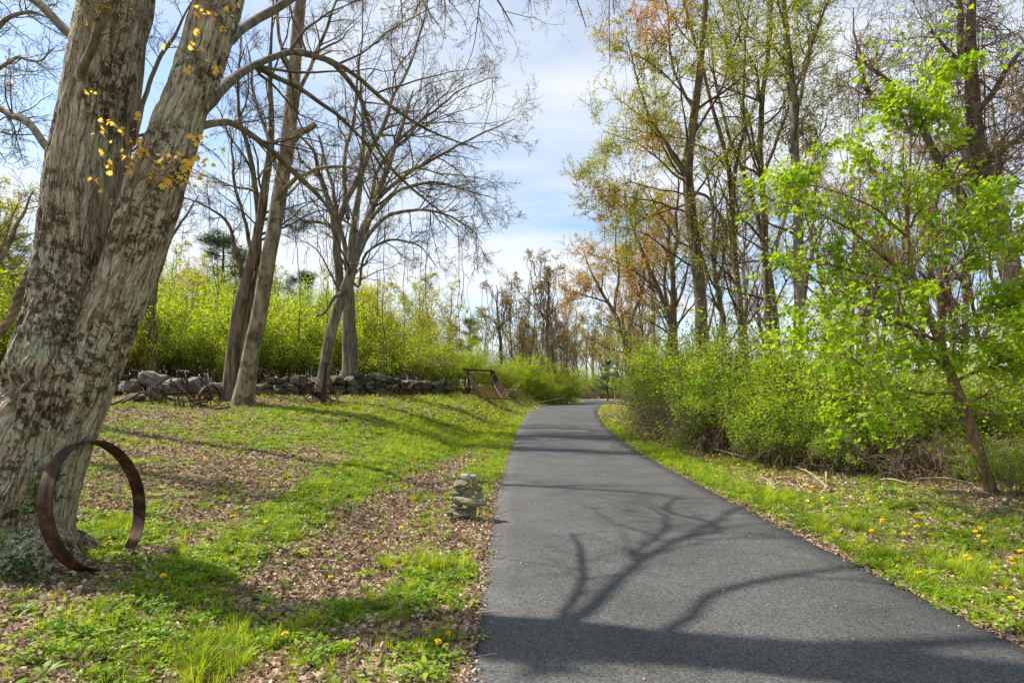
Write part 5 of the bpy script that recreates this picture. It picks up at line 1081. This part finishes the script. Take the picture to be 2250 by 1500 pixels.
bar('long_rail', [hp_(1079, 828, .1), hp_(1088, 850, -.2), hp_(1100, 871, -.6)], .018, hl, M_dead, S=4); bar('brace', [hp_(1030, 850), hp_(1042, 862, -.2), hp_(1048, 870, -.4)], .025, hl, S=4); bar('brace', [hp_(1031, 863), hp_(1048, 864, -.2)], .02, hl, S=4); bar('brace', [hp_(1090, 850, .1), hp_(1110, 875, -.4)], .02, hl, S=4)
bar('tine_bar', [hp_(1070, 874, -.9), hp_(1095, 876, -.9), hp_(1122, 877, -.9)], .018, hl, S=4)
for k in range(7): bar('rake_tine', [hp_(1088+k*5.6, 877, -.9), hp_(1088+k*5.6+1, 884, -.9)], .010, hl, S=4)
for k in range(5): bar('crank_arm', [hp_(1075+k*7.5, 871, -.8), hp_(1076+k*7.5, 875, -.85)], .02, hl, S=4)
# landscape lights on the boulders
for k, (x_, y_) in enumerate(((296, 822), (276, 830))):
    q = px(x_, y_, 17.9); s_ = thing('spotlight', ['black box floodlight tilted on a bent stake by the pale boulder', 'smaller black floodlight peeping out behind the maple trunk'][k], 'floodlight', tuple(q))
    boxm('housing', (0, 0, 0), (.17 if k == 0 else .1, .14, .22 if k == 0 else .12), s_, M_black, (.1, .18, .5)); boxm('visor', (.02, -.02, .12 if k == 0 else .07), (.22 if k == 0 else .12, .2, .02), s_, M_black, (.1, .12, .5)); bar('stake', [(-.02, 0, -.1), (-.08, .02, -.3), (-.1, 0, -.42)], .012, s_, M_dead)

# ------------------------------------------------------------------ scattered dead wood
def stick(name, label, cat, pts, r, mat=M_dead, S=6, wob=.02, K=14):
    P, rr = resample(np.array(pts), K, r, wob); V, Qd, T = tubes(P, rr, S, caps=True); o = link(name, mesh(name, V, Qd, T, mat=mat)); o['label'] = label; o['category'] = cat; return o
a_, b_ = at(1885, 1015), at(1975, 1032); stick('fallen_log', 'pale fallen log lying at the foot of the bushes near the sapling', 'log', [a_+[0, 0, .08], (a_+b_)/2+[0, 0, .09], b_+[0, 0, .06]], [.07, .06, .05], S=9)
P_ = [at(1503, 1222)+[0, 0, .02], at(1520, 1236)+[0, 0, .02], at(1533, 1246)+[0, 0, .02], at(1536, 1258)+[0, 0, .02]]
stick('twig', 'thin bare forked twig lying alone on the asphalt', 'twig', P_, [.004, .006, .004], K=8, wob=.004, S=5)
SD = np.random.default_rng(900)
for k in range(46):
    zone = k % 3
    if zone == 0: x_, y_ = SD.uniform(1680, 2150), SD.uniform(1000, 1090); ln = SD.uniform(.5, 1.6)
    elif zone == 1: x_, y_ = SD.uniform(640, 960), SD.uniform(800, 838); ln = SD.uniform(.8, 2.2)
    else: x_, y_ = SD.uniform(1110, 1190), SD.uniform(835, 868); ln = SD.uniform(.9, 2.2)
    if zone == 0: p = at(x_, y_)
    elif zone == 1: p = px(x_, y_, 27.5); p[2] = max(p[2], float(zg(p[0], p[1])))
    else: p = gz(x_, 33+SD.uniform(-1.5, 1.5))
    an = SD.uniform(0, 6.28); dv = np.array([math.cos(an), math.sin(an)*.6, SD.uniform(.0, .55 if zone else .3)]); 
    stick('dead_branch', ['dry fallen branch in the litter by the sapling', 'bleached dead branch heaped on the stone wall', 'bleached dead branch in the brush pile beyond the hay loader'][zone], 'branch', [p+[0, 0, .05], p+dv*ln*.5+[0, 0, .08], p+dv*ln], [.022, .016, .006], M_dead, S=5, wob=.12, K=9)['group'] = ['fallen branches by the sapling', 'branches on the stone wall', 'branches in the brush pile'][zone]

# ------------------------------------------------------------------ ground cover
LIB = bpy.data.collections.new('ground_cover_sources')
def lib(name, me):
    o = bpy.data.objects.new(name, me); return o
def coll(name, meshes):
    c = bpy.data.collections.new(name)
    for k, me in enumerate(meshes): c.objects.link(bpy.data.objects.new('%s_%02d' % (name, k), me))
    return c
def scatter(name, cl, P, rot, scl, idx):
    me = mesh(name, P, attrs={'rot': ('FLOAT_VECTOR', rot), 'scl': ('FLOAT', scl), 'idx': ('INT', idx)})
    o = link(name, me, kind='stuff'); ng = bpy.data.node_groups.new(name, 'GeometryNodeTree')
    ng.interface.new_socket('Geometry', in_out='INPUT', socket_type='NodeSocketGeometry'); ng.interface.new_socket('Geometry', in_out='OUTPUT', socket_type='NodeSocketGeometry')
    gi = ng.nodes.new('NodeGroupInput'); go = ng.nodes.new('NodeGroupOutput'); ci = ng.nodes.new('GeometryNodeCollectionInfo'); ci.inputs[0].default_value = cl; ci.inputs['Separate Children'].default_value = True; ci.inputs['Reset Children'].default_value = True
    ip = ng.nodes.new('GeometryNodeInstanceOnPoints'); ip.inputs['Pick Instance'].default_value = True
    def na(n_, t): a = ng.nodes.new('GeometryNodeInputNamedAttribute'); a.data_type = t; a.inputs[0].default_value = n_; return a.outputs[0]
    ng.links.new(gi.outputs[0], ip.inputs['Points']); ng.links.new(ci.outputs[0], ip.inputs['Instance']); ng.links.new(na('idx', 'INT'), ip.inputs['Instance Index'])
    ng.links.new(na('rot', 'FLOAT_VECTOR'), ip.inputs['Rotation']); ng.links.new(na('scl', 'FLOAT'), ip.inputs['Scale']); ng.links.new(ip.outputs[0], go.inputs[0])
    md = o.modifiers.new('scatter', 'NODES'); md.node_group = ng; return o
M_grass = leafmat('grass_blade', (.18, .27, .010), (.44, .52, .022), .45, inst=True)
M_weed = leafmat('weed_leaf', (.13, .23, .015), (.34, .46, .03), .4, inst=True)
M_clov = leafmat('clover_leaf', (.12, .23, .012), (.29, .42, .02), .4, inst=True)
m_, t_n = newmat('dry_leaf'); oi = N(t_n, 'ShaderNodeObjectInfo'); r_ = N(t_n, 'ShaderNodeValToRGB'); e = r_.color_ramp.elements; e[0].color = (.10, .055, .03, 1); e[1].color = (.70, .58, .42, 1)
x = e.new(.3); x.color = (.25, .16, .09, 1); x = e.new(.7); x.color = (.48, .355, .23, 1); L(t_n, oi.outputs['Random'], r_.inputs[0])
p_ = N(t_n, 'ShaderNodeBsdfPrincipled', inp={'Roughness': .7, 'Specular IOR Level': .3}); L(t_n, r_.outputs[0], p_.inputs['Base Color']); tr_ = N(t_n, 'ShaderNodeBsdfTranslucent'); L(t_n, r_.outputs[0], tr_.inputs[0])
mx = N(t_n, 'ShaderNodeMixShader', inp={0: .15}); L(t_n, p_.outputs[0], mx.inputs[1]); L(t_n, tr_.outputs[0], mx.inputs[2]); o_ = N(t_n, 'ShaderNodeOutputMaterial'); L(t_n, mx.outputs[0], o_.inputs[0]); M_dry = m_
gr = np.random.default_rng(1000)
def dryleaf(seed):
    g = np.random.default_rng(seed); n, m = 4, 3; V = []; c1, c2 = g.uniform(-1.6, 1.6), g.uniform(.4, 1.8)
    for i in range(n):
        u = i/(n-1); w = [.10, .42, .38, .04][i]
        for j in range(m):
            v = j-1; V.append(((u-.5), v*w*(1-.15*c2), .14*c1*(u-.5)**2*4*.4+abs(v)*.16*c2*w/.4+g.normal()*.035))
    Q = [(i*m+j, i*m+j+1, (i+1)*m+j+1, (i+1)*m+j) for i in range(n-1) for j in range(m-1)]
    return mesh('dry_leaf', np.array(V)*np.array([1.0, g.uniform(.7, 1.0), 1.5])*.052, Q, mat=M_dry, smooth=False)
def blades(seed, n, h, w, mat, spread, lean=.5, K=4):
    g = np.random.default_rng(seed); a = g.uniform(0, 6.28, n); r0 = g.uniform(0, spread, n); hh = h*g.uniform(.5, 1.15, n); ln = lean*g.uniform(.2, 1.2, n); V, Q = [], []
    for i in range(n):
        bx_, by_ = math.cos(a[i])*r0[i], math.sin(a[i])*r0[i]; da = a[i]+g.normal()*.6; dx_, dy_ = math.cos(da), math.sin(da); px_, py_ = -dy_, dx_
        for k in range(K):
            t = k/(K-1); ww = w*(1-t**1.6)*.5+.0004; q = len(V); X = bx_+dx_*ln[i]*hh[i]*t*t; Y = by_+dy_*ln[i]*hh[i]*t*t; Z = hh[i]*(t-.25*ln[i]*t*t)
            V += [(X-px_*ww, Y-py_*ww, Z), (X+px_*ww, Y+py_*ww, Z)]
            if k: Q.append((q-2, q-1, q+1, q))
    return mesh('grass_tuft', V, Q, mat=mat)
def rosette(seed, n, ln, w, mat):
    g = np.random.default_rng(seed); V, Q = [], []
    prof = [.25, .7, .55, 1.0, .75, .1]
    for i in range(n):
        a = i/n*6.28+g.normal()*.3; el = g.uniform(.25, 1.0); l = ln*g.uniform(.6, 1.1); dx_, dy_ = math.cos(a), math.sin(a)
        for k in range(6):
            t = k/5; ww = w*prof[k]*.5; r = l*t*math.cos(el*(1-.5*t)); z = l*t*math.sin(el)*(1-.55*t); q = len(V)
            V += [(dx_*r+dy_*ww, dy_*r-dx_*ww, z+ww*.3), (dx_*r-dy_*ww, dy_*r+dx_*ww, z+ww*.3)]
            if k: Q.append((q-2, q-1, q+1, q))
    return mesh('rosette', V, Q, mat=mat)
def clover(seed, n, rad, mat):
    g = np.random.default_rng(seed); p = np.stack([g.normal(size=n)*rad*.5, g.normal(size=n)*rad*.5, g.uniform(.012, .05, n)], 1); p = np.repeat(p, 3, 0)
    v, t_, tn = leaves(p, .019, g, droop=0, asp=.9, fold=.1, up=2.5); return mesh('clover', v, None, t_, mat=mat)
C_dry = coll('dry_leaf', [dryleaf(k) for k in range(7)])
C_gr = coll('grass_tuft', [blades(10+k, 20, [.07, .10, .13, .055][k], .0045, M_grass, .035, .7) for k in range(4)])
C_tall = coll('tall_tuft', [blades(20+k, 60, .19, .006, M_grass, .06, .8) for k in range(3)])
C_weed = coll('weed', [rosette(30+k, 8+k, .13, .028, M_weed) for k in range(4)])
C_clov = coll('clover', [clover(40+k, 28, .08, M_clov) for k in range(3)])
def cand(rho, dmax, g, dmin=2.1, pxa=-220, pxb=2470):
    """points over the view wedge with density rho(d) per m2"""
    d = np.linspace(dmin, dmax, 400); wd = (pxb-pxa)/F*d; pdf = rho(d)*wd; tot = np.trapezoid(pdf, d) if hasattr(np, 'trapezoid') else np.trapz(pdf, d); cdf = np.cumsum(pdf); cdf /= cdf[-1]
    n = int(tot); y = np.interp(g.uniform(0, 1, n), cdf, d); x = (g.uniform(pxa, pxb, n)-1125)/F*y
    c, h = rcx(y), rhw(y); u = (c-h)-x; v = x-(c+h); ok = (np.maximum(u, v) > .0) & ~((wall_s(x, y) < -.5) & (u > 0) & (y < 33)); return x[ok], y[ok], u[ok], v[ok]
def rots(n, g, t): return np.stack([g.normal(size=n)*t, g.normal(size=n)*t, g.uniform(0, 6.28, n)], 1)
x, y, u, v = cand(lambda d: np.interp(d, [2, 6, 10, 16, 26, 34], [1500, 950, 480, 200, 80, 25]), 34, gr)
gn = green(x, y); k = gr.uniform(0, 1, len(x)) < np.clip(1.12-1.15*gn, .06, 1); x, y = x[k], y[k]
n = len(x); print('litter', n); scatter('leaf_litter', C_dry, np.stack([x, y, zg(x, y)+gr.uniform(.004, .03, n)], 1), rots(n, gr, .6), gr.uniform(.45, 1.35, n)*np.interp(y, [0, 4, 9, 25], [.68, .78, 1.0, 1.7]), gr.integers(0, 7, n))
x, y, u, v = cand(lambda d: np.interp(d, [2, 6, 10, 16, 26, 40], [330, 320, 240, 150, 75, 30]), 40, gr)
gn = green(x, y); k = gr.uniform(0, 1, len(x)) < np.clip((gn-.20)*1.25, .06, 1); x, y, gn = x[k], y[k], gn[k]
n = len(x); print('grass', n); scatter('grass', C_gr, np.stack([x, y, zg(x, y)-.004], 1), rots(n, gr, .15), gr.uniform(.5, 1.1, n)*(.6+.5*gn)*np.interp(y, [0, 10, 30], [.9, 1.0, 1.35]), gr.integers(0, 4, n))
x, y, u, v = cand(lambda d: np.interp(d, [2, 6, 12, 22], [130, 110, 60, 15]), 22, gr)
gn = green(x, y)+.3*n2(x, y, 1.3, 61, 2); k = gr.uniform(0, 1, len(x)) < np.clip((gn-.42)*1.8, .0, 1)*np.where(u > 0, 1, .5); x, y = x[k], y[k]
n = len(x); print('clover', n); scatter('clover_cover', C_clov, np.stack([x, y, zg(x, y)], 1), rots(n, gr, .1), gr.uniform(.7, 1.5, n), gr.integers(0, 3, n))
x, y, u, v = cand(lambda d: np.interp(d, [2, 6, 12, 28], [44, 40, 30, 12]), 28, gr)
gn = green(x, y); k = gr.uniform(0, 1, len(x)) < np.clip(gn*1.3, .22, 1); x, y = x[k], y[k]
n = len(x); print('weeds', n); scatter('broadleaf_weeds', C_weed, np.stack([x, y, zg(x, y)], 1), rots(n, gr, .12), gr.uniform(.4, 1.15, n), gr.integers(0, 4, n))
C_tw = coll('litter_twig', [mesh('litter_twig', *tubes(*resample(np.array([[0, 0, 0], [.05+.02*k, .012*(k-1), .008], [.11+.04*k, -.006*k, .004]]), 5, [.0026, .0015]), 4)[:2], mat=M_vine) for k in range(4)])
x, y, u, v = cand(lambda d: np.interp(d, [2, 6, 12, 20], [34, 28, 14, 5]), 20, gr)
n = len(x); scatter('twig_litter', C_tw, np.stack([x, y, zg(x, y)+gr.uniform(.012, .035, n)], 1), rots(n, gr, .18), gr.uniform(.6, 2.0, n), gr.integers(0, 4, n))
# taller tufts in known places and along the verge
pts = []
for (px_, py_, n_, s_) in ((490, 1420, 10, .14), (400, 1480, 9, .12), (440, 1470, 9, .12), (640, 1390, 4, .12), (870, 1240, 6, .12), (950, 1250, 6, .12), (530, 1190, 5, .12), (935, 1100, 6, .08), (640, 1050, 3, .05), (300, 1150, 4, .2), (920, 935, 6, .4), (1350, 985, 16, .3), (1690, 1090, 14, .22), (1720, 1110, 12, .2), (1650, 1070, 10, .25), (1830, 1160, 12, .2), (1850, 1180, 10, .2), (1930, 1220, 8, .2), (2150, 1270, 8, .2), (2120, 1240, 7, .2), (2230, 1280, 6, .2), (860, 1000, 5, .3), (880, 945, 8, .4), (1100, 1000, 10, .3), (1120, 960, 10, .5), (1450, 1000, 12, .4), (800, 1020, 6, .3), (700, 1070, 6, .3), (750, 870, 5, .2)):
    q = at(px_, py_); pts.append(np.stack([q[0]+gr.normal(size=n_)*s_, q[1]+gr.normal(size=n_)*s_], 1))
pts = np.concatenate(pts); xx, yy = pts[:, 0], pts[:, 1]; ok = np.maximum((rcx(yy)-rhw(yy))-xx, xx-(rcx(yy)+rhw(yy))) > .06; xx, yy = xx[ok], yy[ok]
n = len(xx); scatter('tall_grass', C_tall, np.stack([xx, yy, zg(xx, yy)-.005], 1), rots(n, gr, .12), gr.uniform(.55, 1.05, n), gr.integers(0, 3, n))
# gravelly, leafy bits on the drive edges and a few leaves on the asphalt
yy = gr.uniform(2.2, 18, 4200); sd_ = gr.integers(0, 2, 4200)*2-1; xx = rcx(yy)+sd_*(rhw(yy)-np.abs(gr.normal(size=4200))*.045+.03); zz = zroad(yy)+.028
fx = gr.uniform(0, 1, 130)*3.0; fy = gr.uniform(2.4, 16, 130); xx = np.r_[xx, rcx(fy)-1.5+fx]; yy = np.r_[yy, fy]; zz = np.r_[zz, zroad(fy)+.038]; n = len(xx)
scatter('stray_litter', C_dry, np.stack([xx, yy, zz], 1), rots(n, gr, .25), gr.uniform(.12, .55, n), gr.integers(0, 7, n))

# ------------------------------------------------------------------ dandelions
M_dan = noisemat('dandelion_yellow', (.80, .50, .006), (.88, .66, .012), 200.0, .8, .2, .002); M_stalk = noisemat('dandelion_stalk', (.16, .24, .04), (.24, .30, .07), 40.0, .7, .1)
def flowerhead():
    A = Acc(); n = 14
    for ring, (r0, r1, z0, z1) in enumerate(((.004, .021, .0, .004), (.003, .016, .004, .010), (.001, .010, .008, .014))):
        V, Q = [], []
        for k in range(n):
            a = (k+ring*.5)/n*6.28; w = r1*.2
            for (r, ww, z) in ((r0, w*.6, z0), (r1, w, z1)):
                V += [(math.cos(a)*r-math.sin(a)*ww, math.sin(a)*r+math.cos(a)*ww, z), (math.cos(a)*r+math.sin(a)*ww, math.sin(a)*r-math.cos(a)*ww, z)]
            q = k*4; Q.append((q, q+1, q+3, q+2))
        A.add(V, Q)
    V, Q, T = tubes(np.array([[0, 0, -.012], [0, 0, -.002], [0, 0, .010]]), np.array([.004, .010, .009]), 8, caps=True); A.add(V, Q, T)
    return A.mesh('flower_head', M_dan)
FH = flowerhead()
def mk_stalk(h):
    P, r = resample(np.array([[0, 0, 0], [.01, 0, h*.5], [0, 0, h-.012]]), 5, [.0028, .002]); return mesh('stalk', *tubes(P, r, 5)[:2], mat=M_stalk)
STK = [mk_stalk(h) for h in (.05, .08, .12)]
named = [(578, 1357), (688, 1377), (726, 1280), (626, 1437), (962, 1442), (980, 1437), (986, 1417), (368, 1242), (358, 1281), (240, 1208), (240, 1147), (246, 1107), (195, 1127), (577, 1095), (584, 1160), (579, 1172), (510, 1144), (545, 1115), (555, 1123), (505, 1158), (780, 1200), (806, 1214), (825, 1199), (862, 1196), (880, 1175), (495, 1190), (285, 1097), (1060, 1132), (1067, 1145), (2222, 1332), (2168, 1218), (2088, 1235), (2226, 1243), (2242, 1246), (2170, 1200), (2000, 1183), (1915, 1185), (2040, 1185), (1985, 1185), (1938, 1163), (1825, 1127), (1870, 1125), (440, 1012), (400, 1000), (415, 1008), (450, 1015), (720, 1010), (760, 1050), (775, 1045), (790, 1025), (800, 1018), (714, 1085), (640, 1090)]
pd = [at(a, b) for a, b in named]
def dd(x, y):
    c, h = rcx(y), rhw(y); u = (c-h)-x; v = x-(c+h)
    r = np.where(v > .15, 9.0*np.exp(-((v-1.6)/1.3)**2)*(y > 4.2), 0)
    r = np.where((u > .15) & (u < 2.2) & (y > 9), 6.0*sst(9, 16, y)*2, r); r = np.where((u >= 2.2) & (y > 7), 1.2+7.0*sst(12, 20, y)*sst(-10, -4, x), r)
    return r*np.clip(.55+1.2*n2(x, y, .8, 91, 2), .05, 2)
x, y, u, v = cand(lambda d: np.interp(d, [2, 40], [16, 16]), 36, gr, dmin=3.0, pxa=-50, pxb=2300)
k = gr.uniform(0, 16, len(x)) < dd(x, y); x, y = x[k], y[k]; o_ = np.argsort(y); x, y = x[o_], y[o_]; print('dandelions', len(x))
nn_ = 296-len(pd); allp = pd+[np.array([a, b, float(zg(a, b))]) for a, b in zip(x[:nn_], y[:nn_])]
for k, q in enumerate(allp):
    right_ = q[0] > rcx(q[1]); far = q[1] > 9
    gname, lab = (('dandelions on the open verge across from the cairn', 'yellow dandelion flower on the verge across the drive from the cairn') if right_ else
        ('dandelions beyond the cairn on the lawn', 'yellow dandelion flower on the lawn between the cairn and the farm implements') if far else ('dandelions among the leaf litter by the hoop and cairn', 'yellow dandelion flower in the grass and litter between the iron hoop and the drive'))
    th = thing('dandelion', lab, 'dandelion', tuple(q), gr.uniform(0, 6.28), gname); h = gr.integers(0, 3); s_ = gr.uniform(.85, 1.15)*(1.0 if far else .95); th.scale = (s_,)*3
    st_ = link('stalk', STK[h], th); f_ = link('flower_head', FH, th); f_.location = (0, 0, (.05, .08, .12)[h]); f_.rotation_euler = (gr.normal()*.3+.15, gr.normal()*.3, 0); f_.scale = (1.15,)*3
xr, yr = x[nn_:], y[nn_:]; n = len(xr)
C_dan = coll('dandelion_src', [FH]); scatter('dandelion_drift', C_dan, np.stack([xr, yr, zg(xr, yr)+.09], 1), rots(n, gr, .4), gr.uniform(1.1, 1.7, n), np.zeros(n, int))
print('objects', len(bpy.data.objects))
